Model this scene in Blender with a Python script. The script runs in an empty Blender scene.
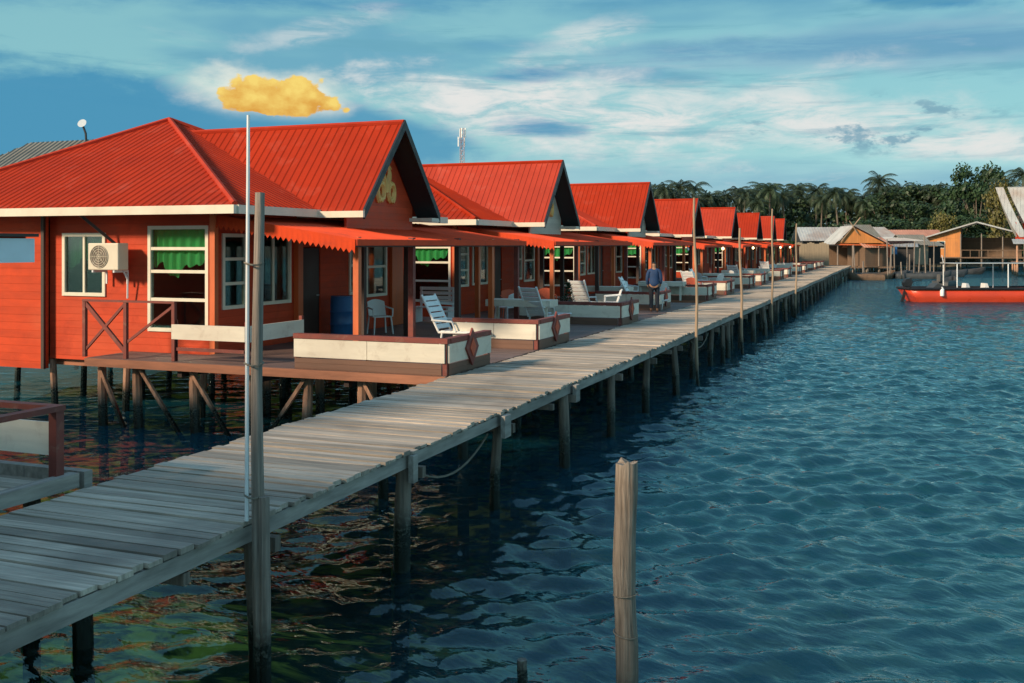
import bpy, bmesh, math, random
import numpy as np
from mathutils import Vector, Matrix
R = math.radians
rnd = random.Random(7)
scene = bpy.context.scene
C = scene.collection
D = 1.35                      # deck height above the water
CAMZ = 3.55
ct, st_ = 0.9323, 0.3616      # heading of the camera against the boardwalk (+Y)

def W(b, dist, z=0.0):        # world point from bearing (tangent off the view axis) and distance ahead
    return (ct*b*dist - st_*dist, st_*b*dist + ct*dist, z)

# ------------------------------------------------------------------ materials
class NB:
    def __init__(s, nt): s.nt = nt; s.N = nt.nodes; s.L = nt.links
    def n(s, t, **kw):
        x = s.N.new(t)
        for k, v in kw.items(): setattr(x, k, v)
        return x
    def set(s, sock, v):
        if isinstance(v, bpy.types.NodeSocket): s.L.new(v, sock)
        else:
            if hasattr(sock.default_value, '__len__') and not hasattr(v, '__len__'): v = [v]*len(sock.default_value)
            if hasattr(sock.default_value, '__len__') and len(sock.default_value) == 4 and len(v) == 3: v = (*v, 1)
            sock.default_value = v
    def m(s, op, a, b=None, c=None, clamp=False):
        x = s.n('ShaderNodeMath', operation=op, use_clamp=clamp)
        for i, v in enumerate((a, b, c)):
            if v is not None: s.set(x.inputs[i], v)
        return x.outputs[0]
    def mix(s, f, a, b, blend='MIX'):
        x = s.n('ShaderNodeMix', data_type='RGBA', blend_type=blend)
        s.set(x.inputs[0], f); s.set(x.inputs[6], a); s.set(x.inputs[7], b)
        return x.outputs[2]
    def rng(s, v, a, b, c=0, d=1, smooth=False):
        x = s.n('ShaderNodeMapRange')
        if smooth: x.interpolation_type = 'SMOOTHSTEP'
        s.set(x.inputs[0], v); x.inputs[1].default_value = a; x.inputs[2].default_value = b
        x.inputs[3].default_value = c; x.inputs[4].default_value = d
        return x.outputs[0]
    def noise(s, vec, scale, detail=5, rough=.55, dist=0):
        x = s.n('ShaderNodeTexNoise'); s.set(x.inputs['Vector'], vec)
        x.inputs['Scale'].default_value = scale; x.inputs['Detail'].default_value = detail
        x.inputs['Roughness'].default_value = rough; x.inputs['Distortion'].default_value = dist
        return x.outputs[0]
    def map(s, vec, scale=(1,1,1), loc=(0,0,0), rot=(0,0,0)):
        x = s.n('ShaderNodeMapping'); s.set(x.inputs[0], vec)
        x.inputs['Scale'].default_value = scale; x.inputs['Location'].default_value = loc; x.inputs['Rotation'].default_value = rot
        return x.outputs[0]

def new_mat(name):
    m = bpy.data.materials.new(name); m.use_nodes = True
    m.node_tree.nodes.clear()
    b = NB(m.node_tree)
    b.out = b.n('ShaderNodeOutputMaterial')
    return m, b

def mat(name, col, rough=.6, var=.25, scale=3.0, stretch=(1,1,1), bump=.15, island=0.0, metal=0.0,
        wet=0, groove=None, stain=None, stain_amt=.5, spec=.5, objvar=0.0, stain2=None):
    m, b = new_mat(name)
    tc = b.n('ShaderNodeTexCoord').outputs['Object']
    geo = b.n('ShaderNodeNewGeometry')
    v = b.map(tc, stretch)
    n1 = b.noise(v, scale, 6, .6)
    n2 = b.noise(b.map(tc, (1,1,1), (3.7, 1.3, 9.1)), scale*.23, 4, .6)
    lo = tuple(c*(1-var) for c in col); hi = tuple(min(1, c*(1+var)) for c in col)
    c = b.mix(b.rng(n1, .28, .72), lo, hi)
    if stain:
        c = b.mix(b.m('MULTIPLY', b.rng(n2, .48, .72, 0, 1, True), stain_amt), c, stain)
    if stain2:
        n4 = b.noise(b.map(tc, (1,1,1), (7.1,2.2,4.4)), stain2[1], 7, .68, .5)
        c = b.mix(b.m('MULTIPLY', b.rng(n4, .54, .70, 0, 1), stain2[2]), c, stain2[0])
    if objvar:
        hs = b.n('ShaderNodeHueSaturation'); b.set(hs.inputs['Color'], c); r_ = b.n('ShaderNodeObjectInfo').outputs['Random']
        b.set(hs.inputs['Value'], b.rng(r_, 0, 1, 1-objvar, 1+objvar)); b.set(hs.inputs['Saturation'], b.rng(r_, 0, 1, 1.0, 1-objvar*.5)); c = hs.outputs[0]
    if island:
        hs = b.n('ShaderNodeHueSaturation'); b.set(hs.inputs['Color'], c)
        b.set(hs.inputs['Value'], b.rng(geo.outputs['Random Per Island'], 0, 1, 1-island, 1+island))
        c = hs.outputs[0]
    h = n1
    if groove:
        ax, pitch, depth = groove
        sx = b.n('ShaderNodeSeparateXYZ'); b.set(sx.inputs[0], tc)
        f = b.m('FRACT', b.m('DIVIDE', b.m('ADD', sx.outputs[ax], 50.0), pitch))
        g = b.rng(f, 0, .1, 0, 1)
        c = b.mix(b.m('MULTIPLY', b.m('SUBTRACT', 1, g), depth), c, tuple(x*.35 for x in col))
        row = b.m('FLOOR', b.m('DIVIDE', b.m('ADD', sx.outputs[ax], 50.0), pitch))
        wn = b.n('ShaderNodeTexWhiteNoise', noise_dimensions='1D'); b.set(wn.inputs['W'], row)
        c = b.mix(.22, c, b.mix(wn.outputs[0], tuple(x*.6 for x in col), tuple(min(1, x*1.3) for x in col)))
        h = b.m('ADD', b.m('MULTIPLY', n1, .4), b.m('MULTIPLY', g, .8))
    rg = b.rng(n1, .3, .7, max(.02, rough-.12), min(1, rough+.12))
    if wet:
        sx = b.n('ShaderNodeSeparateXYZ'); b.set(sx.inputs[0], geo.outputs['Position'])
        zz = b.m('ADD', sx.outputs[2], b.m('MULTIPLY', b.m('SUBTRACT', n2, .5), .5))
        w = b.rng(zz, wet, wet+.25, 1, 0)
        nb = b.noise(tc, 26, 4, .7)
        band = b.m('MULTIPLY', b.m('MULTIPLY', b.rng(zz, wet-.25, wet+.1, 0, 1), b.rng(zz, wet+.35, wet+.1, 0, 1)), b.rng(nb, .5, .66, 0, 1))
        c = b.mix(w, c, (.012, .015, .012)); c = b.mix(b.m('MULTIPLY', band, .75), c, (.22,.22,.18)); rg = b.mix(w, rg, .25)
    p = b.n('ShaderNodeBsdfPrincipled')
    b.set(p.inputs['Base Color'], c); b.set(p.inputs['Roughness'], rg); p.inputs['Metallic'].default_value = metal
    p.inputs['Specular IOR Level'].default_value = spec
    if bump:
        bn = b.n('ShaderNodeBump'); bn.inputs['Strength'].default_value = bump; bn.inputs['Distance'].default_value = .02
        b.set(bn.inputs['Height'], h); b.L.new(bn.outputs[0], p.inputs['Normal'])
    b.L.new(p.outputs[0], b.out.inputs[0])
    return m

M = {}
M['red_wall'] = mat('red_wall_paint', (.58,.056,.012), .6, .18, 1.6, (1,1,4), .25, groove=(2,.15,.26), stain=(.66,.13,.045), stain_amt=.45, spec=.15, objvar=.14, stain2=((.30,.03,.012),1.3,.5))
M['old_wall'] = mat('faded_red_paint', (.60,.062,.014), .65, .2, 1.4, (1,1,4), .25, groove=(2,.17,.26), stain=(.72,.22,.10), stain_amt=.5, spec=.15, objvar=.12, stain2=((.34,.04,.016),1.1,.5))
M['orange_trim'] = mat('orange_trim_paint', (.62,.13,.035), .5, .15, 4, (1,1,.3), .1)
M['red_roof'] = mat('red_roof_sheet', (.43,.032,.008), .7, .14, .9, (1,1,1), .05, stain=(.31,.026,.012), stain_amt=.5, spec=.06, objvar=.10, stain2=((.50,.085,.05),1.3,.55))
M['red_canopy'] = mat('red_canopy_sheet', (.68,.062,.012), .65, .14, 1.2, (1,1,1), .08, stain=(.42,.04,.02), stain_amt=.35, spec=.06, objvar=.10, stain2=((.34,.05,.03),2.0,.5))
M['grey_roof'] = mat('old_grey_roof', (.20,.19,.16), .7, .2, 1.5, (1,1,1), .1, stain=(.2,.11,.06), stain_amt=.5)
M['tin'] = mat('weathered_tin', (.42,.43,.42), .5, .2, .8, (1,1,1), .1, stain=(.28,.14,.08), stain_amt=.6)
M['pink_tin'] = mat('faded_rust_tin', (.52,.25,.17), .6, .2, .8, (1,1,1), .1, stain=(.3,.12,.07), stain_amt=.5)
M['cream'] = mat('cream_gutter', (.74,.66,.52), .5, .10, 2, (1,1,1), .05, stain=(.5,.42,.3), stain_amt=.4)
M['white_board'] = mat('white_painted_board', (.72,.66,.54), .6, .10, 3, (.4,.4,3), .15, stain=(.60,.52,.42), stain_amt=.5, objvar=.10, stain2=((.42,.33,.25),3.2,.45))
M['white'] = mat('white_plastic', (.78,.79,.78), .35, .05, 3, (1,1,1), .02, stain=(.6,.58,.52), stain_amt=.3)
M['frame'] = mat('cream_window_frame', (.76,.70,.56), .45, .07, 4, (1,1,1), .04)
M['blue_fascia'] = mat('pale_blue_fascia', (.74,.83,.88), .5, .08, 2, (1,1,1), .05, stain=(.45,.5,.5), stain_amt=.3)
M['maroon'] = mat('maroon_paint', (.20,.042,.030), .65, .3, 5, (.5,.5,1), .15, stain=(.10,.035,.03), stain_amt=.5, stain2=((.30,.17,.12),5,.5))
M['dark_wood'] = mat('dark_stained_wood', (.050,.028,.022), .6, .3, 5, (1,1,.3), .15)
M['black_trim'] = mat('black_barge_paint', (.018,.018,.022), .5, .3, 4, (1,1,1), .1)
M['gable_red'] = mat('gable_paint', (.66,.07,.02), .6, .2, 2, (1,1,3), .15, groove=(2,.16,.3))
M['gable_white'] = mat('gable_pale_paint', (.60,.55,.45), .6, .1, 2, (1,1,3), .15, groove=(2,.16,.25))
M['gold'] = mat('gold_paint', (.95,.52,.16), .45, .15, 6, (1,1,1), .05)
M['plank'] = mat('weathered_deck_plank', (.43,.355,.285), .8, .42, 2.6, (.5,14,3), .5, island=.30, stain=(.20,.17,.145), stain_amt=.75, spec=.25)
M['edge'] = mat('weathered_edge_beam', (.32,.285,.25), .8, .45, 2.2, (9,.6,5), .35, island=.1, stain=(.12,.11,.10), stain_amt=.6)
M['terrace_plank'] = mat('terrace_plank', (.16,.10,.085), .65, .25, 2.2, (.6,8,3), .25, island=.2, stain=(.09,.06,.05), stain_amt=.5)
M['brown_board'] = mat('brown_skirt_board', (.17,.085,.055), .65, .25, 2.5, (.5,.5,6), .25, groove=(2,.10,.45))
M['red_beam'] = mat('reddish_deck_beam', (.36,.14,.075), .65, .25, 3, (.6,.6,5), .2)
M['pile'] = mat('weathered_pile', (.19,.15,.12), .85, .55, 3.2, (6,6,.5), .8, wet=.50, stain=(.08,.065,.05), stain_amt=.6)
M['house_pile'] = mat('reddish_house_pile', (.50,.27,.17), .85, .5, 3.2, (5,5,.5), .4, wet=.42, stain=(.10,.06,.04), stain_amt=.6)
M['post_wood'] = mat('mooring_post_wood', (.255,.205,.16), .88, .65, 5.5, (9,9,.35), 1.0, wet=.06, stain=(.16,.11,.075), stain_amt=.7)
M['pole_wood'] = mat('grey_pole_wood', (.27,.215,.175), .85, .55, 4, (9,9,.35), .9, wet=.35, stain=(.14,.12,.10), stain_amt=.6)
M['bamboo'] = mat('bamboo', (.36,.25,.16), .6, .25, 3, (4,4,.6), .15, wet=.35)
M['rope'] = mat('old_rope', (.20,.17,.13), .9, .3, 20)
M['hull'] = mat('orange_red_hull', (.72,.065,.022), .35, .08, 1.2, (1,1,1), .03, stain=(.5,.06,.03), stain_amt=.4)
M['hull_dark'] = mat('dark_hull', (.05,.055,.06), .6, .3, 2, (1,1,1), .1)
M['black'] = mat('black_rubber', (.016,.016,.018), .5, .2, 5)
M['blue'] = mat('blue_plastic', (.03,.13,.32), .4, .15, 3)
M['grey'] = mat('grey_plastic', (.30,.31,.31), .5, .1, 5)
M['ac'] = mat('beige_casing', (.72,.64,.50), .45, .06, 3, stain=(.55,.46,.33), stain_amt=.3)
M['red_fabric'] = mat('rust_red_cushion', (.52,.10,.045), .8, .2, 4)
M['orange_plank'] = mat('orange_board_wall', (.60,.23,.06), .65, .2, 2, (3,3,.5), .2, groove=(0,.3,.5), stain=(.36,.15,.06), stain_amt=.5)
M['brown_plank'] = mat('brown_board_wall', (.17,.105,.065), .75, .3, 2, (3,3,.5), .2, groove=(2,.25,.5), stain=(.14,.09,.06), stain_amt=.5)
M['tan_plank'] = mat('tan_board_wall', (.42,.33,.22), .75, .25, 2, (3,3,.5), .2, groove=(1,.2,.45), stain=(.25,.2,.14), stain_amt=.5)
M['pink_wall'] = mat('faded_pink_wall', (.45,.20,.19), .7, .25, 2, (1,1,1), .2, groove=(2,.25,.4), stain=(.3,.28,.3), stain_amt=.6)
M['trunk'] = mat('tree_trunk', (.16,.125,.095), .85, .3, 3, (3,3,.6), .3)
M['skin'] = mat('skin', (.33,.18,.11), .55, .08, 8)
M['jacket'] = mat('blue_jacket', (.013,.045,.125), .75, .2, 6)
M['trousers'] = mat('dark_trousers', (.02,.024,.035), .8, .2, 6)
M['hair'] = mat('black_hair', (.012,.011,.011), .6, .2, 20)
M['steel'] = mat('galvanised_steel', (.55,.56,.56), .4, .1, 5, metal=.3)
M['red_steel'] = mat('red_white_steel', (.45,.25,.22), .5, .3, 1)
M['reflection_curtain'] = mat('green_reflection_curtain', (.10,.62,.20), .8, .2, 3, (6,6,.4), .1)  # green sheet behind the glass in place of reflected greenery
M['teal_reflection_curtain'] = mat('teal_reflection_curtain', (.05,.24,.20), .8, .2, 3, (6,6,.4), .1)  # teal sheet behind the glass in place of a teal reflection
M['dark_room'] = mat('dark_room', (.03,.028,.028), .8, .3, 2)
M['clay'] = mat('clay_pot', (.30,.13,.07), .8, .2, 5)

def leaf_mat(name, col, var=.45):
    m, b = new_mat(name)
    geo = b.n('ShaderNodeNewGeometry'); oi = b.n('ShaderNodeObjectInfo')
    r = geo.outputs['Random Per Island']
    c = b.mix(r, tuple(x*(1-var) for x in col), (col[0]*(1+var)*1.1, col[1]*(1+var), col[2]*(1+var*.5)))
    hs = b.n('ShaderNodeHueSaturation'); b.set(hs.inputs['Color'], c)
    b.set(hs.inputs['Hue'], b.rng(oi.outputs['Random'], 0, 1, .485, .515))
    b.set(hs.inputs['Value'], b.rng(oi.outputs['Random'], 0, 1, .75, 1.2))
    p = b.n('ShaderNodeBsdfPrincipled'); b.set(p.inputs['Base Color'], hs.outputs[0]); p.inputs['Roughness'].default_value = .55
    t = b.n('ShaderNodeBsdfTranslucent'); b.set(t.inputs[0], hs.outputs[0])
    x = b.n('ShaderNodeMixShader'); x.inputs[0].default_value = .22
    b.L.new(p.outputs[0], x.inputs[1]); b.L.new(t.outputs[0], x.inputs[2]); b.L.new(x.outputs[0], b.out.inputs[0])
    return m
M['palm_leaf'] = leaf_mat('palm_leaf', (.046,.074,.040))
M['leaf'] = leaf_mat('broad_leaf', (.036,.074,.032))
M['leaf_yellow'] = leaf_mat('yellowing_leaf', (.13,.12,.035))

def glass_mat():
    m, b = new_mat('window_glass')
    t = b.n('ShaderNodeBsdfTransparent'); t.inputs[0].default_value = (.82,.90,.87,1)
    g = b.n('ShaderNodeBsdfGlossy'); g.inputs['Roughness'].default_value = .03
    f = b.n('ShaderNodeFresnel'); f.inputs[0].default_value = 1.5
    x = b.n('ShaderNodeMixShader'); b.L.new(b.m('MULTIPLY', f.outputs[0], .9), x.inputs[0])
    b.L.new(t.outputs[0], x.inputs[1]); b.L.new(g.outputs[0], x.inputs[2]); b.L.new(x.outputs[0], b.out.inputs[0])
    return m
M['glass'] = glass_mat()
def lamp_mat():
    m, b = new_mat('lit_bulb')
    e = b.n('ShaderNodeEmission'); e.inputs[0].default_value = (1,.72,.36,1); e.inputs[1].default_value = 5
    b.L.new(e.outputs[0], b.out.inputs[0]); return m
M['bulb'] = lamp_mat()

# ------------------------------------------------------------------ mesh helpers
class MB:
    def __init__(s): s.v = []; s.f = []
    def add(s, vs, fs):
        o = len(s.v); s.v += [tuple(p) for p in vs]; s.f += [tuple(i+o for i in f) for f in fs]; return s
    def box(s, x0, x1, y0, y1, z0, z1):
        return s.add([(x0,y0,z0),(x1,y0,z0),(x1,y1,z0),(x0,y1,z0),(x0,y0,z1),(x1,y0,z1),(x1,y1,z1),(x0,y1,z1)],
                     [(0,3,2,1),(4,5,6,7),(0,1,5,4),(1,2,6,5),(2,3,7,6),(3,0,4,7)])
    def beam(s, p0, p1, w, h, up=(0,0,1)):
        p0, p1 = Vector(p0), Vector(p1); d = (p1-p0).normalized(); u = Vector(up)
        if abs(d.dot(u)) > .98: u = Vector((0,1,0))
        sd = d.cross(u).normalized(); u = sd.cross(d)
        vs = [p + sd*a*w/2 + u*c*h/2 for p in (p0,p1) for a, c in ((-1,-1),(1,-1),(1,1),(-1,1))]
        return s.add(vs, [(0,1,2,3),(7,6,5,4),(0,4,5,1),(1,5,6,2),(2,6,7,3),(3,7,4,0)])
    def tube(s, pts, rad, n=10, cap=True):
        pts = [Vector(p) for p in pts]
        if not hasattr(rad, '__len__'): rad = [rad]*len(pts)
        o = len(s.v)
        ref = Vector((.31,.87,.37))
        for i, p in enumerate(pts):
            d = (pts[min(i+1,len(pts)-1)] - pts[max(i-1,0)]).normalized()
            a = d.cross(ref)
            if a.length < .1: a = d.cross(Vector((1,0,0)))
            a.normalize(); c = d.cross(a)
            for k in range(n):
                t = 2*math.pi*k/n
                s.v.append(tuple(p + (a*math.cos(t)+c*math.sin(t))*rad[i]))
        for i in range(len(pts)-1):
            for k in range(n):
                s.f.append((o+i*n+k, o+i*n+(k+1)%n, o+(i+1)*n+(k+1)%n, o+(i+1)*n+k))
        if cap:
            s.f.append(tuple(o+k for k in reversed(range(n)))); s.f.append(tuple(o+(len(pts)-1)*n+k for k in range(n)))
        return s
    def lathe(s, prof, n=20, c=(0,0,0)):
        o = len(s.v)
        for r, z in prof:
            for k in range(n):
                t = 2*math.pi*k/n; s.v.append((c[0]+r*math.cos(t), c[1]+r*math.sin(t), c[2]+z))
        for i in range(len(prof)-1):
            for k in range(n): s.f.append((o+i*n+k, o+i*n+(k+1)%n, o+(i+1)*n+(k+1)%n, o+(i+1)*n+k))
        s.f.append(tuple(o+k for k in reversed(range(n)))); s.f.append(tuple(o+(len(prof)-1)*n+k for k in range(n)))
        return s
    def prism(s, poly, off):           # poly 3D points, extruded by off
        n = len(poly); off = Vector(off)
        vs = [Vector(p) for p in poly] + [Vector(p)+off for p in poly]
        fs = [tuple(reversed(range(n))), tuple(range(n, 2*n))] + [(i,(i+1)%n,n+(i+1)%n,n+i) for i in range(n)]
        return s.add(vs, fs)
    def build(s, name, mt, parent=None, smooth=False, loc=None):
        me = bpy.data.meshes.new(name); me.from_pydata(s.v, [], s.f)
        bm = bmesh.new(); bm.from_mesh(me); bmesh.ops.recalc_face_normals(bm, faces=bm.faces); bm.to_mesh(me); bm.free()
        if smooth:
            me.polygons.foreach_set('use_smooth', [True]*len(me.polygons))
            try: me.set_sharp_from_angle(angle=R(40))
            except Exception: pass
        me.materials.append(mt)
        o = bpy.data.objects.new(name, me); C.objects.link(o)
        if parent: o.parent = parent
        if loc: o.location = loc
        return o

def empty(name, loc=(0,0,0), rz=0, label=None, cat=None, group=None):
    o = bpy.data.objects.new(name, None); C.objects.link(o); o.location = loc; o.rotation_euler = (0,0,rz)
    o.empty_display_size = .2
    return tag(o, label, cat, group)
def tag(o, label=None, cat=None, group=None, kind=None):
    if label: o['label'] = label
    if cat: o['category'] = cat
    if group: o['group'] = group
    if kind: o['kind'] = kind
    return o
def copy_tree(o, parent=None):
    c = o.copy(); C.objects.link(c)
    if parent: c.parent = parent
    for ch in [x for x in KIDS.get(o.name, ())]: copy_tree(ch, c)
    return c
KIDS = {}
def index_children():
    KIDS.clear()
    for o in bpy.data.objects:
        if o.parent: KIDS.setdefault(o.parent.name, []).append(o)
def put(o, loc, rz=0, sc=None):
    o.location = loc; o.rotation_euler = (0,0,rz)
    if sc: o.scale = sc if hasattr(sc, '__len__') else (sc,)*3
    return o

def clip_line(poly2, px, axis_u, lo=None):
    """2D convex polygon (s,t); vertical line s=px -> (t0,t1)"""
    ts = []
    n = len(poly2)
    for i in range(n):
        (a,b),(c,d) = poly2[i], poly2[(i+1)%n]
        if (a-px)*(c-px) <= 0 and abs(a-c) > 1e-6: ts.append(b+(d-b)*(px-a)/(c-a))
    return (min(ts), max(ts)) if len(ts) >= 2 else None
def ribbed(mb, poly, pitch=.2, rw=.055, rh=.02, thick=.02):
    """metal sheet over planar polygon: first edge is the eave; ribs run up the slope"""
    P = [Vector(p) for p in poly]
    e = (P[1]-P[0]).normalized(); nrm = (P[1]-P[0]).cross(P[2]-P[0]).normalized()
    if nrm.z < 0: nrm = -nrm
    u = nrm.cross(e).normalized()
    if u.z < 0: u = -u
    mb.prism([p - nrm*thick for p in P], nrm*thick)
    q = [((p-P[0]).dot(e), (p-P[0]).dot(u)) for p in P]
    s0, s1 = min(a for a,_ in q), max(a for a,_ in q)
    k = s0 + pitch*.5
    while k < s1:
        r = clip_line(q, k, None)
        if r and r[1]-r[0] > .08:
            a = P[0]+e*k+u*r[0]; b_ = P[0]+e*k+u*r[1]
            mb.add([a-e*rw/2, a+e*rw/2, a+nrm*rh, b_-e*rw/2, b_+e*rw/2, b_+nrm*rh],
                   [(0,1,2),(5,4,3),(0,2,5,3),(2,1,4,5),(1,0,3,4)])
        k += pitch
def wall(mb, o, ud, L, z0, z1, th, holes=()):
    """upright wall from o along ud; holes are (s0,s1,z0,z1); thickness to the left of ud"""
    o = Vector(o); ud = Vector(ud); nd = Vector((-ud.y, ud.x, 0))*th
    S = sorted({0, L, *[h[0] for h in holes], *[h[1] for h in holes]}); Z = sorted({z0, z1, *[h[2] for h in holes], *[h[3] for h in holes]})
    for a, b in zip(S, S[1:]):
        for c, d in zip(Z, Z[1:]):
            if any(h[0]-1e-6 <= a and b <= h[1]+1e-6 and h[2]-1e-6 <= c and d <= h[3]+1e-6 for h in holes): continue
            p0 = o+ud*a; p1 = o+ud*b
            mb.prism([(p0.x,p0.y,c),(p1.x,p1.y,c),(p1.x,p1.y,d),(p0.x,p0.y,d)], nd)
def window(parent, o, ud, s0, s1, z0, z1, rows, cols, reflection_curtain=None, name='window', rf=None):
    """framed window standing 3 cm proud; outside is to the right of ud"""
    o = Vector(o); ud = Vector(ud); nd = Vector((-ud.y, ud.x, 0))
    mb = MB(); T = .055
    def bar(a, b, c, d, dep=.09, out=.035):
        p0 = o+ud*a-nd*out; p1 = o+ud*b-nd*out
        mb.prism([(p0.x,p0.y,c),(p1.x,p1.y,c),(p1.x,p1.y,d),(p0.x,p0.y,d)], nd*dep)
    bar(s0-.02, s0+T, z0-.02, z1+.02); bar(s1-T, s1+.02, z0-.02, z1+.02)
    bar(s0+T, s1-T, z0-.02, z0+T); bar(s0+T, s1-T, z1-T, z1+.02)
    hs = rf or [i/rows for i in range(1, rows)]
    for f in hs: z = z0+(z1-z0)*f; bar(s0+T, s1-T, z-.032, z+.032, .06, .025)
    for i in range(1, cols):
        s = s0+(s1-s0)*i/cols; bar(s-.025, s+.025, z0+T, z1-T, .05, .02)
    fr = mb.build(name, M['frame'], parent)
    g = MB(); p0 = o+ud*(s0+.03)+nd*.012; p1 = o+ud*(s1-.03)+nd*.012
    g.prism([(p0.x,p0.y,z0+.03),(p1.x,p1.y,z0+.03),(p1.x,p1.y,z1-.03),(p0.x,p0.y,z1-.03)], nd*.006)
    g.build('pane', M['glass'], fr)
    if reflection_curtain:  # hanging sheet with an uneven hem, imitating a reflection in the panes
        cm, frac = reflection_curtain; c = MB(); n = 44; bot = []
        r2 = random.Random(int(s0*97)+5)
        top = z1-.04; L = s1-s0-.08
        vs = []
        for i in range(n+1):
            t = i/n; p = o+ud*(s0+.04+L*t)+nd*(.10+.028*math.sin(t*46+2*math.sin(t*5)))
            zb = top-(z1-z0)*frac*(.78+.14*math.sin(t*5.3+s0*2)+.09*math.sin(t*14+s0)+.05*math.sin(t*31))*(1-.22*t)
            vs += [(p.x,p.y,top),(p.x,p.y,zb)]
        c.add(vs, [(2*i,2*i+1,2*i+3,2*i+2) for i in range(n)])
        c.build('reflection_curtain', cm, fr)
    return fr

# ------------------------------------------------------------------ house (local: x toward boardwalk, y away, z=0 deck)
def make_house(label, group, gable_mat, first=True):
    H = empty('stilt_house', (0,0,0), 0, label, 'house', group)
    # walls
    w = MB()
    fh = [(-1.62-(-4.35), -.12-(-4.35), .42, 2.58)]           # tall louvre window
    fh += [(-3.95+4.35, -2.8+4.35, 1.12, 2.44)]
    wall(w, (-4.35,-4.1,0), (1,0,0), 4.35, -.28, 2.93, .1, fh)
    w.build('front_wall', M['red_wall'], H)
    w = MB(); wall(w, (-9.1,-4.25,0), (1,0,0), 4.75, -.5, 2.95, .12); w.build('front_wall', M['old_wall'], H)
    w = MB(); w.box(-4.39,-4.31,-4.31,-4.25,-.5,2.9); w.build('corner_strip', M['dark_wood'], H)
    sh = [(.3,1.1,.88,2.42),(1.45,2.75,.9,2.46),(3.15,4.05,0,2.15),(5.4,6.0,.95,2.4),(6.25,7.35,.85,2.4)]
    w = MB(); wall(w, (-.002,-3.998,0), (0,1,0), 8.1, -.28, 2.93, .1, [(a-.1,b-.1,c,d) for a,b,c,d in sh]); w.build('side_wall', M['red_wall'], H)
    w = MB(); w.box(-9.1,-.1,4.1,4.2,-.28,2.93); w.box(-9.1,-9.0,-4.12,4.09,-.28,2.93); w.build('back_wall', M['old_wall'], H)
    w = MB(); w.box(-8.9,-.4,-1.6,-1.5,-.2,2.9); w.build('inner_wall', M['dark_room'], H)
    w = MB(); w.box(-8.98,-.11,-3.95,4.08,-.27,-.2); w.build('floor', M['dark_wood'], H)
    # corner posts in orange
    for y0, y1 in ((-4.22,-4.1),(-1.2,-1.0)):
        p = MB(); p.box(.004,.13,y0,y1,-.02,2.9); p.build('corner_post', M['orange_trim'], H)
    p = MB(); p.box(.004,.09,3.45,4.1,.0,2.6); p.build('wall_panel', M['orange_trim'], H)
    window(H, (-4.35,-4.1,0), (1,0,0), .40, 1.55, 1.12, 2.44, 1, 2, (M['reflection_curtain'], .55))
    window(H, (-4.35,-4.1,0), (1,0,0), 2.73, 4.23, .42, 2.58, 4, 1, (M['reflection_curtain'], .52), rf=[.30,.57,.79])
    window(H, (-.002,-4.1,0), (0,1,0), .3, 1.1, .88, 2.42, 3, 1, (M['teal_reflection_curtain'], .9))
    window(H, (-.002,-4.1,0), (0,1,0), 1.45, 2.75, .9, 2.46, 1, 2, (M['teal_reflection_curtain'], .75))
    window(H, (-.002,-4.1,0), (0,1,0), 5.4, 6.0, .95, 2.4, 2, 1, (M['teal_reflection_curtain'], .8))
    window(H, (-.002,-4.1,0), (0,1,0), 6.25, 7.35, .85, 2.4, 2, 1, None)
    d = MB(); d.box(-.07,-.03,-.94,-.06,.01,2.13); d.build('door', M['dark_wood'], H)
    h = MB(); h.tube([(0,-.16,1.0),(.03,-.16,1.0),(.03,-.27,1.0)], .012, 6); h.build('handle', M['steel'], bpy.data.objects[H.children[-1].name])
    # hip roof
    ez = 2.98; A = (-4.55,0,5.42)
    c = [(-9.15,-4.8,ez),(1.05,-4.8,ez),(1.05,4.8,ez),(-9.15,4.8,ez)]
    rf = MB()
    for i in range(4): ribbed(rf, [c[i], c[(i+1)%4], A], .2)
    roof = rf.build('hip_roof', M['red_roof'], H)
    rc = MB()
    for q in c: rc.tube([Vector(q)+Vector((0,0,.02)), Vector(A)+Vector((0,0,.03))], .06, 6)
    rc.build('ridge_cap', M['red_roof'], roof)
    g = MB()
    for x0,x1,y0,y1 in ((-9.2,1.1,-4.90,-4.80),(1.05,1.14,-4.79,4.8)): g.box(x0,x1,y0,y1,ez-.17,ez+.0)
    g.build('gutter', M['cream'], roof)
    s = MB(); s.box(-9.1,1.0,-4.75,-4.24,ez-.10,ez-.06); s.box(.02,1.0,-4.2,4.7,ez-.10,ez-.06); s.build('soffit', M['dark_wood'], roof)
    # gable extension
    gx = 2.22; gz = 5.06; ey = 1.88; egz = 2.93
    r2 = MB()
    ribbed(r2, [(-4.4,-ey,egz),(gx,-ey,egz),(gx,0,gz),(-4.4,0,gz)], .2)
    ribbed(r2, [(gx,ey,egz),(-4.4,ey,egz),(-4.4,0,gz),(gx,0,gz)], .2)
    gr = r2.build('gable_roof', M['red_roof'], H)
    rc = MB(); rc.tube([(-4.3,0,gz+.02),(gx+.02,0,gz+.02)], .06, 6); rc.build('ridge_cap', M['red_roof'], gr)
    b = MB()
    for sg in (-1,1):
        b.prism([(gx+.004,sg*(ey+.02),egz-.17),(gx+.004,sg*(ey+.02),egz+.05),(gx+.004,0,gz+.07),(gx+.004,0,gz-.17)], (.05,0,0))
        b.prism([(1.66,sg*(ey-.04),egz-.05),(gx,sg*(ey-.04),egz-.05),(gx,sg*.02,gz-.06),(1.66,sg*.02,gz-.06)], (0,0,-.03))
    b.build('barge_board', M['black_trim'], gr)
    g = MB(); g.box(.6,gx+.05,-ey-.10,-ey-.02,egz-.13,egz+.01); g.build('gutter', M['cream'], gr)
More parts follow.
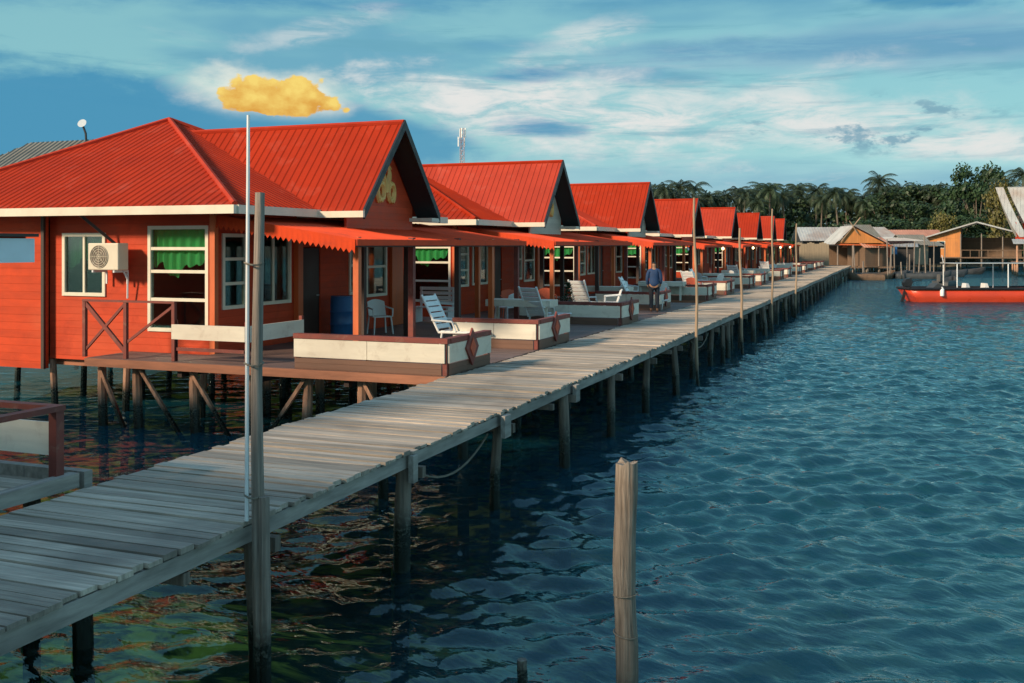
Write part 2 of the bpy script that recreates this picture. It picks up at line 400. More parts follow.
    g = MB(); g.box(1.4,gx+.05,ey-.45,ey+.02,egz-.15,egz-.06); g.build('eave_return', M['white_board'], gr)
    pn = MB(); pn.prism([(1.58,-1.6,2.55),(1.58,1.6,2.55),(1.58,1.6,3.14),(1.58,0,4.93),(1.58,-1.6,3.14)], (.06,0,0))
    pn = pn.build('gable_panel', gable_mat, H)
    # carved ornament: two mirrored scrolls under a small crest
    om = MB(); ox = 1.67; oy = .14
    for sg in (-1,1):
        pts = []; rr = []
        for i in range(26):
            t = i/25; a = -1.1 + t*(2*math.pi+1.25)
            rad = .215*(1-.32*t)
            pts.append((ox, oy+sg*(.255+.80*rad*math.cos(a)), 3.44+1.18*rad*math.sin(a)))
        pts = pts[::-1]
        tail = [(ox, oy+sg*(.06+.10*math.sin(i/6*2.6)), 3.66+.42*i/6) for i in range(1,7)]
        om.tube(pts, [.055+.02*math.sin(i/25*3.1) for i in range(26)], 6)
        om.tube([(ox,oy+sg*.06,3.44)]+tail, [.085,.085,.082,.075,.065,.05,.03], 6)
    om.tube([(ox,oy-.26,4.02),(ox,oy-.14,4.08),(ox,oy,4.02),(ox,oy+.14,4.08),(ox,oy+.26,4.02)], [.03,.05,.055,.05,.03], 6)
    om.tube([(ox,oy,4.05),(ox,oy,4.28)], [.06,.02], 6)
    om.build('ornament', M['gold'], pn, True)
    # canopy
    cz0, cz1, x1 = 2.80, 2.30, 3.35
    cn = MB(); ribbed(cn, [(x1,-4.15,cz1),(x1,5.15,cz1),(.14,5.15,cz0),(.14,-4.15,cz0)], .25, .05, .02)
    cn.box(x1-.02,x1+.03,-4.15,5.15,cz1-.11,cz1+.01)
    can = cn.build('canopy', M['red_canopy'], H)
    f = MB(); n = 26; vs = []
    for i in range(2*n+1):
        t = i/(2*n); x = .14+(x1-.14)*t; z = cz0+(cz1-cz0)*t
        dp = .19 if i % 2 else .27
        vs += [(x,-4.17,z+.015),(x,-4.19,z-dp)]
    f.add(vs, [(2*i,2*i+1,2*i+3,2*i+2) for i in range(2*n)]); f.build('fringe', M['red_canopy'], can)
    b = MB()
    b.box(3.17,3.30,-4.1,5.1,cz1-.14,cz1-.03)
    b.box(2.0,2.1,-4.1,5.1,2.36,2.46)
    for y in (-3.7,-.5,2.4,4.8): b.beam((.14,y,cz0-.08),(3.2,y,cz1-.06), .06,.07)
    b.build('canopy_beam', M['dark_wood'], can)
    for x, y, mt in ((3.12,-3.7,'orange_trim'),(2.05,.5,'dark_wood'),(3.2,.9,'dark_wood'),(3.2,4.85,'maroon'),(2.05,4.8,'orange_trim'),(2.05,-1.6,'dark_wood'),(3.2,-1.5,'maroon'),(3.2,3.0,'orange_trim')):
        p = MB(); p.box(x-.06,x+.06,y-.06,y+.06,.002,2.36); p.build('post', M[mt], H)
    # eave brackets
    b = MB(); b.beam((-2.9,-4.75,2.86),(-2.45,-4.14,2.2),.05,.06); b.build('eave_bracket', M['dark_wood'], H)
    # piles below
    for x in (-8.4,-6.2,-4.36,-2.3,-.3):
        for y in (-4.0,-1.2,2.0):
            r3 = random.Random(int(x*13+y*7))
            p = MB(); p.tube([(x+r3.uniform(-.12,.12),y+r3.uniform(-.1,.1),-D-1.6),(x,y,-.3)], [.085,.075], 8); p.build('pile', M['house_pile'], H, True)
    b = MB()
    for y in (-3.9,-1.2,2.0): b.box(-9.0,-.1,y-.06,y+.06,-.43,-.285)
    b.build('floor_beam', M['red_beam'], H)
    return H

# terrace in front of a house: local x 0 = house wall, +6.0 = boardwalk edge
def parapet(T, x0, x1, ya, yb, h=.62, diamond=True, white='white_board', skirt=True):
    r = MB()
    r.box(x0,x1+.04,ya-.05,ya+.09,h-.08,h+.005); r.box(x1-.09,x1+.05,ya+.09,yb,h-.08,h+.005)
    for x, y in ((x0+.05,ya+.03),(x1-.03,ya+.03),(x1-.03,yb-.05),((x0+x1)/2,ya+.03)):
        r.box(x-.04,x+.04,y-.04,y+.04,.002,h-.08)
    root = r.build('parapet', M['maroon'], T)
    w = MB(); n = 2; L = (x1-x0-.02)/n
    for k in range(n): w.box(x0+.01+L*k+.004,x0+L*(k+1)+.004,ya-.045,ya-.013,.21,h-.09)
    w.box(x1+.013,x1+.043,ya+.02,yb,.21,h-.09); w.build('white_board', M[white], root)
    if skirt:
        w = MB(); w.box(x0+.02,x1-.08,ya-.03,ya-.012,-.08,.19); w.box(x1+.012,x1+.03,ya+.05,yb-.02,.0,.19); w.build('skirt_board', M['brown_board'], root)
    if diamond:
        d = MB(); yc = (ya+yb)/2
        d.prism([(x1+.046,yc,.08),(x1+.046,yc+.27,.40),(x1+.046,yc,.74),(x1+.046,yc-.27,.40)], (.035,0,0)); d.build('diamond', M['maroon'], root)
        d = MB(); d.prism([(x1+.083,yc,.24),(x1+.083,yc+.13,.40),(x1+.083,yc,.57),(x1+.083,yc-.13,.40)], (.012,0,0)); d.build('diamond_boss', M['red_fabric'], root)
    return root
def make_terrace(label, group, y0, y1, pars, left0=-1.8, piles=True, cut=None):
    T = empty('terrace', (0,0,0), 0, label, 'terrace', group)
    p = MB(); y = y0; rr = random.Random(3)
    while y < y1:
        w_ = .145
        p.box(left0 if y < y0+1.1 else .14, 5.96+rr.uniform(-.02,.02), y, y+w_, -.035+rr.uniform(-.003,.003), rr.uniform(-.004,.0)); y += w_+.008
    p.build('deck', M['terrace_plank'], T)
    b = MB(); b.box(left0,5.95,y0-.06,y0-.004,-.16,-.01); b.build('edge_beam', M['red_beam'], T)
    b = MB()
    for yy in (y0+.4,y0+3.2,y0+6.5,y1-.5): b.box(.1,5.9,yy-.05,yy+.05,-.17,-.04)
    for xx in (.4,2.2,4,5.6): b.box(xx-.05,xx+.05,y0+.05,y1-.05,-.29,-.175)
    b.build('joist', M['dark_wood'], T)
    for a in pars: parapet(T, *a)
    if piles:
        xs = [left0+.15,-.8,.55,1.85,3.1,4.2,5.3]
        for yy in (y0+.25, y0+2.6, y0+6.3):
            for x in xs:
                if x < .3 and yy > y0+1: continue
                r3 = random.Random(int(x*31+yy*17)); a = r3.uniform(-.1,.1)
                q = MB(); q.tube([(x+a*1.6,yy+r3.uniform(-.1,.1),-D-1.6),(x+a*.3,yy,-.6),(x,yy,-.05)], [.10,.092,.08], 8); q.build('pile', M['house_pile'], T, True)
        for x, x2 in ((left0+.2,-.9),(-.6,.45),(.6,1.6),(3.1,2.1),(4.3,5.1)):
            q = MB(); q.beam((x,y0+.14,-.2),(x2,y0+.14,-D-.2),.065,.065); q.build('brace', M['house_pile'], T)
    return T

ORD = ['nearest','second','third','fourth','fifth','sixth','seventh','eighth','ninth']
HY = [20.9, 32.7, 45.6, 57.5, 71.5, 84.5, 95.0, 104.0]
house = make_house('nearest red wooden house with a gold scroll on its gable', 'red roofed houses along the boardwalk', M['gable_red'])
PARS_A = (2.95, 5.94, -5.62, -3.75); PARS_B = (4.0, 5.94, -1.1, 1.0)
terr = make_terrace('timber terrace of the nearest red house with white parapets', 'timber terraces between houses and boardwalk', -5.65, 5.6, [PARS_A, PARS_B])
put(house, (-13.05, HY[0], D)); put(terr, (-13.05, HY[0], D))
index_children()
for i, y in enumerate(HY[1:], 1):
    h = copy_tree(house); s = .95 if i > 2 else 1
    put(h, (-13.05, y, D), 0, (1, 1 if i < 6 else .8, s))
    h['label'] = f'{ORD[i]} red roofed stilt house from the camera along the boardwalk'
    for ch in h.children:
        pass
    t = copy_tree(terr) if i != 1 else make_terrace('x', 'timber terraces between houses and boardwalk', -6.0, 5.4, [(2.95,5.94,-5.95,-4.1),(3.3,5.5,.55,2.3)]); put(t, (-13.05, y-.2, D), 0, (1, 1 if i < 6 else .78, 1))
    t['label'] = f'timber terrace in front of the {ORD[i]} red roofed house'
    if i in (1,2):
        for o in bpy.data.objects:
            if o.parent is h and o.name.startswith('gable_panel'):
                o.data = o.data.copy(); o.data.materials[0] = M['gable_white']
# neighbouring house left of the frame: its canopy corner and terrace reach into view
h0 = copy_tree(house); put(h0, (-13.84, 4.56, D)); h0['label'] = 'red stilt house at the left edge showing only its canopy corner'
for o in [o for o in h0.children if o.name.startswith('post')]: bpy.data.objects.remove(o)
fs = MB(); fs.box(3.30,3.52,-4.2,5.16,1.98,2.285); fs.build('blue_fascia', M['blue_fascia'], h0)
fs = MB(); fs.box(3.26,3.56,-4.2,5.19,2.305,2.345); fs.build('fascia_cap', M['dark_wood'], h0)

# unseen two storey building, added beside the camera to shade the near planks
B2 = empty('shade_building', (-14.2, -7.2, D), 0, 'unseen two storey red building added beside the camera to shade the near planks', 'house')
q = MB(); wall(q, (-4.3,6,0), (1,0,0), 8.6, -.3, 5.4, -.12, [(1,2.4,.9,2.2),(4,5.4,.9,2.2),(1,2.4,3.4,4.7),(4,5.4,3.4,4.7)]); q.box(4.18,4.3,-6,5.87,-.3,5.4); q.box(-4.3,-4.18,-6,5.87,-.3,5.4); q.box(-4.17,4.17,-6,-5.9,-.3,5.4); q.build('wall', M['red_wall'], B2)
q = MB(); ribbed(q, [(-5,-6.6,5.2),(5,-6.6,5.2),(4.2,0,6.8),(-4.2,0,6.8)], .25); ribbed(q, [(5,6.6,5.2),(-5,6.6,5.2),(-4.2,0,6.8),(4.2,0,6.8)], .25); q.prism([(-4.2,-5.9,5.41),(-4.2,5.9,5.41),(-4.2,0,6.75)], (.1,0,0)); q.prism([(4.1,-5.9,5.41),(4.1,5.9,5.41),(4.1,0,6.75)], (.1,0,0)); q.build('roof', M['red_roof'], B2)
for a, c in ((-3.3,.9),(-.3,.9),(-3.3,3.4),(-.3,3.4)): window(B2, (0,6.0,0), (-1,0,0), -a-1.4, -a, c, c+1.3, 1, 2)
q = MB(); q.box(-4.1,4.1,-5.8,5.8,2.5,2.62); q.build('floor', M['dark_wood'], B2)
for x in (-4,0,4):
    for y in (-5.5,0,5.5):
        q = MB(); q.tube([(x,y,-D-1.6),(x,y,-.3)], .1, 8); q.build('pile', M['house_pile'], B2, True)

# small landing beside the boardwalk, bottom left
L0 = empty('side_landing', (-7.06, 4.0, D), 0, 'small purple railed landing joining the boardwalk at lower left', 'landing')
p = MB(); y = -2.0
while y < 3.15: p.box(-4.2,-.02,y,y+.14,-.03,.0); y += .15
p.build('deck', M['plank'], L0)
p = MB(); p.beam((-4.2,3.22,.03),(.05,3.22,.03),.10,.16); p.beam((.0,3.1,.05),(.0,-2.0,.05),.12,.13); p.build('kerb_beam', M['edge'], L0)
p = MB()
for x, y in ((-.06,2.95),(-.06,-.2),(-2.6,2.95)): p.box(x-.045,x+.045,y-.045,y+.045,.0,.72)
p.box(-4.2,-.0,2.9,3.0,.70,.75); p.box(-.11,-.0,-.2,2.9,.70,.75); p.build('railing', M['maroon'], L0)
rl = bpy.data.objects['railing']
p = MB(); p.box(-4.2,-.16,2.99,3.02,.28,.58); p.build('white_board', M['white_board'], rl)
for x, y in ((-.3,2.9),(-2.2,2.9),(-4,2.9)):
    q = MB(); q.tube([(x,y,-D-1.6),(x,y,-.04)], .08, 8); q.build('pile', M['pile'], L0, True)

# railed balcony on the front wall of the nearest house
B0 = empty('balcony_railing', (-13.05, 15.36, D), 0, 'dark cross braced railing with a white board before the nearest front wall', 'railing')
p = MB()
for x in (-1.95,-.93,.22): p.box(x-.035,x+.035,-.035,.035,.0,1.12 if x < .2 else 1.12)
p.box(-1.98,.26,-.045,.02,1.09,1.13)
p.build('frame', M['maroon'], B0)
p = MB(); p.beam((-1.95,0,1.08),(-.93,0,.12),.05,.08); p.beam((-1.95,0,.12),(-.93,0,1.08),.04,.05); p.build('cross_brace', M['maroon'], B0)
p = MB(); p.beam((-.93,0,.3),(.22,0,1.05),.03,.05); p.build('diagonal_brace', M['maroon'], B0)
p = MB(); p.box(.2,1.86,-.05,-.012,.42,.70); p.box(1.83,1.862,-.012,1.9,.40,.70); p.build('white_board', M['white_board'], B0)
p = MB()
p.box(.26,1.80,-.0,.05,.2,.26); p.build('lower_rail', M['maroon'], B0)
for x,y in ((.22,0),(1.84,.02),(1.81,1.85)): p = MB(); p.box(x-.035,x+.035,y-.0,y+.07,.0,.78); p.build('post', M['maroon'], B0)

# ------------------------------------------------------------------ boardwalk
BW = empty('boardwalk', (-6.0, 0, D), 0, 'long weathered grey plank boardwalk on wooden piles running past the houses', 'boardwalk')
def edge_x(y): return .03*math.sin(y*.37)+.04*math.sin(y*.11+1)
pl = MB(); y = 2.2; rr = random.Random(11)
while y < 113:
    w_ = .128+rr.uniform(-.022,.022); dx = rr.uniform(-.03,.03); a = edge_x(y); tz = rr.uniform(-.014,.003); tl = rr.uniform(-.01,.006)
    x0, x1 = -1.05+dx+a*.4+.16*min(1,max(0,(10.5-y)/4)), 1.085+rr.uniform(-.03,.03)+a
    sk = rr.uniform(-.012,.012)
    pl.add([(x0,y,-.04),(x1,y+sk,-.04),(x1,y+w_+sk,-.04),(x0,y+w_,-.04),(x0,y,tz),(x1,y+sk,tz+tl),(x1,y+w_+sk,tz+tl),(x0,y+w_,tz)],
           [(0,3,2,1),(4,5,6,7),(0,1,5,4),(1,2,6,5),(2,3,7,6),(3,0,4,7)])
    y += w_+.010+rr.uniform(0,.02)
pl.build('planking', M['plank'], BW)
for sx in (-1,1):
    e = MB(); y = 1.5
    while y < 113:
        y2 = y+2.75; xa = (1.03+edge_x(y) if sx > 0 else -.98); xb = (1.03+edge_x(y2) if sx > 0 else -.98)
        e.beam((xa+rr.uniform(-.015,.015),y,-.125+rr.uniform(-.012,.012)),(xb+rr.uniform(-.015,.015),y2+.04,-.125+rr.uniform(-.012,.012)),.06,.135); y = y2
    e.build('edge_beam', M['edge'], BW)
PY = [4.1+2.78*i for i in range(39)]
cb = MB()
for i, y in enumerate(PY):
    cb = MB(); cb.beam((-1.15,y+.1,-.26),(1.17+edge_x(y),y+.1,-.26),.08,.12); cb.build('cross_beam', M['pile'], BW)
    if i % 3 == 1: cb = MB(); cb.beam((-1.1,y-.9,-.25),(1.12,y-.9,-.25),.07,.09); cb.build('cross_beam', M['pile'], BW)
for i, y in enumerate(PY):
    for sx in (1,-1):
        if sx > 0 and abs(y-6.88) < .2: pass
        tx, ty = rr.uniform(-.12,.12), rr.uniform(-.12,.12); r0 = rr.uniform(.07,.095)
        x = (.98+edge_x(y) if sx > 0 else -.82); top = -.02 if sx < 0 else rr.choice([-.2,-.2,-.21])
        q = MB(); q.tube([(x+tx,y+ty,-D-1.7),(x+tx*.5+rr.uniform(-.02,.02),y+ty*.5,-.9),(x,y,-.2)], [r0*1.12,r0,r0*.9], 9)
        q.build('pile', M['pile'], BW, True)
for k in range(20):
    y = 30+k*4.1; x = .7+rr.uniform(-.2,.42)
    q = MB(); q.tube([(x+rr.uniform(-.3,.3),y+rr.uniform(-.2,.2),-D-1.7),(x,y,-.2)], [.08,.06], 8); q.build('pile', M['pile'], BW, True)
for ya, yb in ((10.0,12.2),(26,28.5)):
    q = MB(); q.tube([(.92,ya+(yb-ya)*t,-.3-.28*4*t*(1-t)) for t in [k/10 for k in range(11)]], .014, 5); q.build('rope', M['rope'], BW)
for ya, yb, zl in ((9.55,9.66,-.34),(12.2,12.42,-.34),(15.3,15.5,-.32)):
    q = MB(); q.box(1.11,1.17,ya,yb,zl,-.05); q.build('block', M['edge'], BW)

# poles and posts
t = empty('flag_pole', (-4.78, 6.72, 0), 0, 'slim white flagpole fixed to a tall grey timber post beside the boardwalk', 'flagpole')
q = MB(); q.tube([(.05,-.05,-1.8),(.03,0,.2),(.0,0,1.2),(-.02,0,2.4),(-.0,.02,D+2.62)], [.07,.064,.054,.048,.04], 10); q.build('timber_post', M['pole_wood'], t, True)
q = MB(); q.tube([(.085,-.03,-1.8),(.08,-.02,.45),(.068,-.02,1.55)], [.05,.045,.042], 9); q.build('short_post', M['pole_wood'], t, True)
q = MB(); q.tube([(-.075,-.05,1.35),(-.07,-.05,3.0),(-.06,-.05,CAMZ+1.035)], [.017,.016,.013], 8); q.build('white_pole', M['white'], t, True)
q = MB()
for z in (1.55,2.6,3.4):
    q = MB(); q.tube([(-.03+.072*math.cos(a)-.005,-.01+.08*math.sin(a),z+.01*math.sin(a*2)) for a in [k*math.pi/6 for k in range(13)]], .008, 5, False); q.build('lashing', M['rope'], t)
def bamboo(x, y, top, label, lean=0.0, r=.035):
    q = MB(); n = 14; pts = [(x+lean*(k/n)+.02*math.sin(k*.9), y+.01*math.sin(k*1.7), -1.5+(top+1.5)*k/n) for k in range(n+1)]
    q.tube(pts, [r*(1.1-.45*k/n)+(.004 if k % 2 else 0) for k in range(n+1)], 8)
    return tag(q.build('bamboo_pole', M['bamboo'], None, True), label, 'pole', 'bamboo poles along the boardwalk edge')
bamboo(-4.74, 25.3, 4.75, 'tallest and nearest bamboo pole at the boardwalk edge right of the standing person', -.12, .042)
bamboo(-4.72, 32.9, 4.1, 'second bamboo pole from the camera on the boardwalk edge', -.12, .05)
bamboo(-4.75, 41.0, 5.0, 'third bamboo pole from the camera standing past the fourth roof', .0, .048)
bamboo(-4.75, 50.5, 4.6, 'farthest bamboo pole on the boardwalk edge near the sixth roof', .05, .05)

x, y, _ = W(.1135, 7.8)
q = MB(); n = 18; o0 = 0
pts = [(0.012*math.sin(k*.8), .01*math.sin(k*.6+1), -1.8+(1.86+1.8)*k/n) for k in range(n+1)]
q.tube(pts, [.088+.003*math.sin(k*1.9) for k in range(n+1)], 14, False)
# cracked, uneven top
top = len(q.v)-14
for k in range(14):
    vx, vy, vz = q.v[top+k]; q.v[top+k] = (vx*.97, vy*.97, vz+rr.uniform(-.02,.025))
q.v.append((0,0,1.84)); ci = len(q.v)-1
for k in range(14): q.f.append((top+k, top+(k+1)%14, ci))
mp = empty('mooring_post', (x,y,0), 0, 'thick brown wooden mooring post standing alone in the foreground water', 'post')
q.build('post', M['post_wood'], mp, True)
q = MB()
for z, tl in ((.83,.01),(.52,-.015)): q.tube([(.093*math.cos(a),.093*math.sin(a),z+tl*math.cos(a)) for a in [k*math.pi/8 for k in range(17)]], .006, 5, False)
q.build('rope', M['rope'], mp)
x, y, _ = W(.010, 7.6)
q = MB(); q.tube([(x,y,-1.8),(x+.01,y,.1),(x,y,.40)], [.05,.045,.038], 9)
tag(q.build('post_stub', M['pole_wood'], None, True), 'short broken post stub barely above the water at the bottom edge', 'post')

# ------------------------------------------------------------------ things on the terraces
def P(x, y): return (x, y, D+.002)
def make_ac():
    t = empty('air_conditioner', (-15.42, 16.42, D+1.68), 0, 'beige outdoor air conditioner unit mounted beside the two pane window', 'air conditioner')
    q = MB(); q.box(-.40,.40,-.14,.16,0,.56); c = q.build('casing', M['ac'], t)
    bv = c.modifiers.new('b','BEVEL'); bv.width = .02; bv.segments = 2
    q = MB()
    for r in (.05,.10,.15,.20,.235): q.tube([(-.10+r*math.cos(a),-.152,.28+r*math.sin(a)) for a in [k*math.pi/12 for k in range(25)]], .006, 5, False)
    for a in range(8): q.tube([(-.10,-.152,.28),(-.10+.235*math.cos(a*math.pi/4),-.152,.28+.235*math.sin(a*math.pi/4))], .005, 5)
    q.build('fan_grille', M['ac'], t)
    q = MB(); q.add([(-.10,-.144,.28)]+[(-.10+.24*math.cos(k*math.pi/16),-.144,.28+.24*math.sin(k*math.pi/16)) for k in range(32)], [(0,1+k,1+(k+1)%32) for k in range(32)]); q.build('fan_opening', M['pile'], t)
    q = MB()
    for x in (-.28,.28): q.box(x-.02,x+.02,-.14,.27,-.05,-.005); q.box(x-.02,x+.02,.25,.275,-.3,-.05)
    q.build('bracket', M['white'], t)
    q = MB(); q.tube([(.3,.1,-.0),(.34,.2,-.2),(.3,.24,-.6)], .02, 6); q.build('pipe', M['white'], t)
make_ac()

def make_lounger():
    t = empty('sun_lounger', (0,0,0), 0, 'x', 'sun lounger', 'white sun loungers on the terraces')
    q = MB()
    for sx in (-.28,.28): q.tube([(0,sx,.30),(1.25,sx,.32)], .028, 8)
    for k in range(9): q.box(.06+k*.135,.15+k*.135,-.28,.28,.315,.338)
    q.build('seat', M['white'], t)
    q = MB(); bx = lambda s: (-.0-.42*s, .32+.78*s)
    for sx in (-.28,.28): q.tube([(0,sx,.32),(bx(1)[0],sx,bx(1)[1])], .028, 8)
    for k in range(6):
        a = bx(.06+k*.155); b = bx(.06+k*.155+.12)
        q.prism([(a[0],-.28,a[1]),(b[0],-.28,b[1]),(b[0],.28,b[1]),(a[0],.28,a[1])], (.02,0,.01))
    q.build('backrest', M['white'], t)
    for x in (.1,1.1):
        for sx in (-.28,.28):
            q = MB(); q.tube([(x,sx,.31),(x-.06,sx,0)], .025, 8); q.build('leg', M['white'], t)
    for sx in (-.31,.31): q = MB(); q.tube([(-.15,sx,.56),(.35,sx,.54),(.45,sx,.33)], .022, 8); q.build('armrest', M['white'], t)
    return t
def make_chair(mt='white'):
    t = empty('plastic_chair', (0,0,0), 0, 'x', 'chair', 'plastic chairs on the terraces')
    q = MB(); q.prism([(-.22,-.21,.42),(.22,-.23,.42),(.22,.23,.42),(-.22,.21,.42)], (0,0,.03)); q.build('seat', M[mt], t)
    q = MB(); vs = []
    for k in range(9):
        a = (k-4)/4; y = .23*a; x = -.25+.05*a*a
        vs += [(x+.02,y,.44),(x-.09,y,.84-.06*a*a)]
    q.add(vs, [(2*k,2*k+1,2*k+3,2*k+2) for k in range(8)])
    b = q.build('backrest', M[mt], t); m = b.modifiers.new('s','SOLIDIFY'); m.thickness = .018
    for sx in (-1,1):
        q = MB(); q.tube([(.2,sx*.25,.43),(.2,sx*.26,.62),(-.28,sx*.25,.66)], .02, 6); q.build('armrest', M[mt], t)
        for x in (.2,-.2):
            q = MB(); q.beam((x,sx*.21,.43),(x*1.22,sx*.25,0),.045,.03); q.build('leg', M[mt], t)
    return t
def make_table():
    t = empty('long_table', (0,0,0), 0, 'x', 'table', 'white painted tables on the terraces')
    q = MB()
    for k in range(4): q.box(-.9,.9,-.34+k*.17,-.175+k*.17,.70,.735)
    q.box(-.9,.9,-.36,-.345,.56,.735); q.box(.903,.92,-.34,.34,.56,.735)
    q.build('table_top', M['white_board'], t)
    for x in (-.8,.8):
        for y in (-.28,.28):
            q = MB(); q.box(x-.035,x+.035,y-.035,y+.035,0,.70); q.build('leg', M['white_board'], t)
    return t
lg = make_lounger(); ch = make_chair('white'); rch = make_chair('red_fabric'); tb = make_table()
index_children()
used = set()
def place(o, x, y, rz, label, group=None):
    c = o if o.name not in used else copy_tree(o)
    used.add(o.name); put(c, P(x,y), rz); c['label'] = label
    if group: c['group'] = group
    return c
place(lg, -9.35, 20.0, R(-4), 'white sun lounger with raised back nearest the camera on the first terrace')
place(lg, -9.0, 25.0, R(75), 'white sun lounger leaning back just behind the second low parapet')
place(lg, -8.6, 33.6, R(6), 'white sun lounger on the terrace of the second red house')
place(lg, -8.7, 46.5, R(0), 'white sun lounger on the terrace of the third red house')
place(ch, -12.0, 21.9, R(-40), 'white plastic armchair standing beside the blue drum')
place(ch, -10.4, 26.4, R(160), 'white plastic armchair at the back of the first long white table')
place(ch, -8.2, 36.4, R(100), 'white plastic armchair just beyond the standing person')
place(ch, -8.7, 38.2, R(20), 'white plastic armchair behind the second bamboo pole on the second terrace')
place(ch, -9.2, 49.5, R(70), 'white plastic armchair on the third terrace from the camera')
place(ch, -8.5, 61.0, R(20), 'white plastic armchair on the fourth terrace from the camera')
place(ch, -8.6, 74.0, R(120), 'white plastic armchair on the fifth terrace from the camera')
place(tb, -9.5, 25.2, R(0), 'long white painted table behind the nearest sun loungers')
place(tb, -9.7, 34.2, R(0), 'long white painted table left of the standing person')
place(tb, -8.6, 52.0, R(0), 'long white painted table on the third terrace')
place(tb, -8.4, 63.0, R(0), 'long white painted table on the fourth terrace')
place(tb, -8.4, 77.0, R(0), 'long white painted table on the fifth terrace')
for k, (o_, x_, y_, rz_, l_) in enumerate((
    (ch,-11.2,24.2,30,'white plastic armchair in the shade left of the long white table'),
    (ch,-8.3,29.9,200,'white plastic armchair in the gap before the standing person'),
    (lg,-9.4,30.4,80,'white sun lounger between the rust red chairs and the standing person'),
    (ch,-9.6,37.2,-20,'white plastic armchair under the second canopy behind the bamboo pole'),
    (tb,-8.9,39.6,0,'long white painted table at the end of the second terrace'),
    (lg,-8.3,42.6,70,'white sun lounger at the near end of the third terrace'),
    (ch,-10.2,44.0,60,'white plastic armchair under the near end of the third canopy'),
    (ch,-8.1,47.6,150,'white plastic armchair by the edge of the third terrace'),
    (ch,-8.2,54.4,40,'white plastic armchair at the near end of the fourth terrace'),
    (lg,-8.6,56.4,80,'white sun lounger on the terrace of the fourth red house'),
    (tb,-8.7,58.5,0,'long white painted table under the brightest lamp'),
    (ch,-8.1,65.5,10,'white plastic armchair at the near end of the fifth terrace'),
    (lg,-8.5,69.6,80,'white sun lounger on the terrace of the fifth red house'),
    (ch,-8.1,80.0,10,'white plastic armchair on the sixth terrace from the camera'),
    (tb,-8.4,83.6,0,'long white painted table on the sixth terrace'))):
    place(o_, x_, y_, R(rz_), l_)
place(rch, -11.0, 28.2, R(-60), 'rust red armchair left of the posts before the second house', 'rust red armchairs')
place(rch, -10.3, 29.6, R(-60), 'rust red armchair right of the posts before the second house', 'rust red armchairs')
place(rch, -8.0, 41.5, R(-60), 'rust red armchair by the third bamboo pole', 'rust red armchairs')

t = empty('water_drum', (-12.55, 21.0, D+.002), 0, 'blue plastic water drum standing against the nearest house', 'drum')
q = MB(); q.lathe([(.26,0),(.27,.02),(.27,.28),(.285,.30),(.27,.32),(.27,.58),(.285,.60),(.27,.62),(.27,.92),(.25,.95)], 20); q.build('body', M['blue'], t, True)
q = MB(); q.lathe([(.262,.952),(.262,.975),(.05,.985)], 20); q.build('lid', M['blue'], t, True)
t = empty('stacked_bench', (-12.35, 25.7, D+.002), 0, 'pale slatted bench beside the dark post near the orange panel', 'bench')
q = MB(); [q.box(-.55,.55,-.2+k*.1,-.11+k*.1,.42,.45) for k in range(4)]; q.build('seat', M['white'], t)
q = MB(); [q.box(-.55,.55,.22,.245,.52+k*.13,.61+k*.13) for k in range(4)]; q.build('backrest', M['white'], t)
for x in (-.5,.5): q = MB(); q.box(x-.03,x+.03,-.2,.2,0,.42); q.box(x-.03,x+.03,.2,.22,0,1.0); q.build('leg', M['white'], t)
t = empty('potted_shrub', (-8.9, 27.4, D+.002), 0, 'small dark conical shrub in a clay pot on the terrace', 'potted plant')
q = MB(); q.lathe([(.12,0),(.19,.28),(.2,.3),(.17,.3)], 16); q.build('pot', M['clay'], t, True)
q = MB(); r4 = random.Random(5)
for k in range(260):
    z = r4.random(); rad = .26*(1-z)*math.sqrt(r4.random())+.02; a = r4.uniform(0,6.28)
    p0 = Vector((rad*math.cos(a),rad*math.sin(a),.3+.8*z)); d = Vector((math.cos(a),math.sin(a),.6)).normalized()*.1; s_ = Vector((-math.sin(a),math.cos(a),0))*.025
    q.add([p0-s_,p0+d*.5-s_*1.4+Vector((0,0,.01)),p0+d,p0+s_], [(0,1,2,3)])
q.build('foliage', M['leaf'], t)

# hanging lamps under the canopy edges
def lamp(x, y, label, lit=True):
    t = empty('hanging_lamp', (x,y,D+1.98), 0, label, 'lamp', 'hanging lamps under the canopies')
    q = MB(); q.tube([(0,0,.12),(0,0,.31)], .008, 5); q.tube([(0,0,.10),(0,0,.16)], .03, 8); q.build('cord', M['black'], t)
    q = MB(); q.lathe([(.01,-.07),(.06,-.04),(.075,.01),(.06,.06),(.03,.10)], 12); q.build('bulb', M['bulb'] if lit else M['white'], t, True)
for x, y, l, lit in ((-9.73,49.0,'unlit white lamp under the third canopy above the person',False),(-9.73,59.5,'brightest lit lamp under the fourth house canopy',True),
               (-9.73,72.5,'lit lamp hanging under the fifth house canopy',True),(-9.73,90.0,'lit lamp hanging under the sixth house canopy',True),
               (-9.73,98.2,'lit lamp hanging under the seventh house canopy',True)):
    lamp(x,y,l,lit)

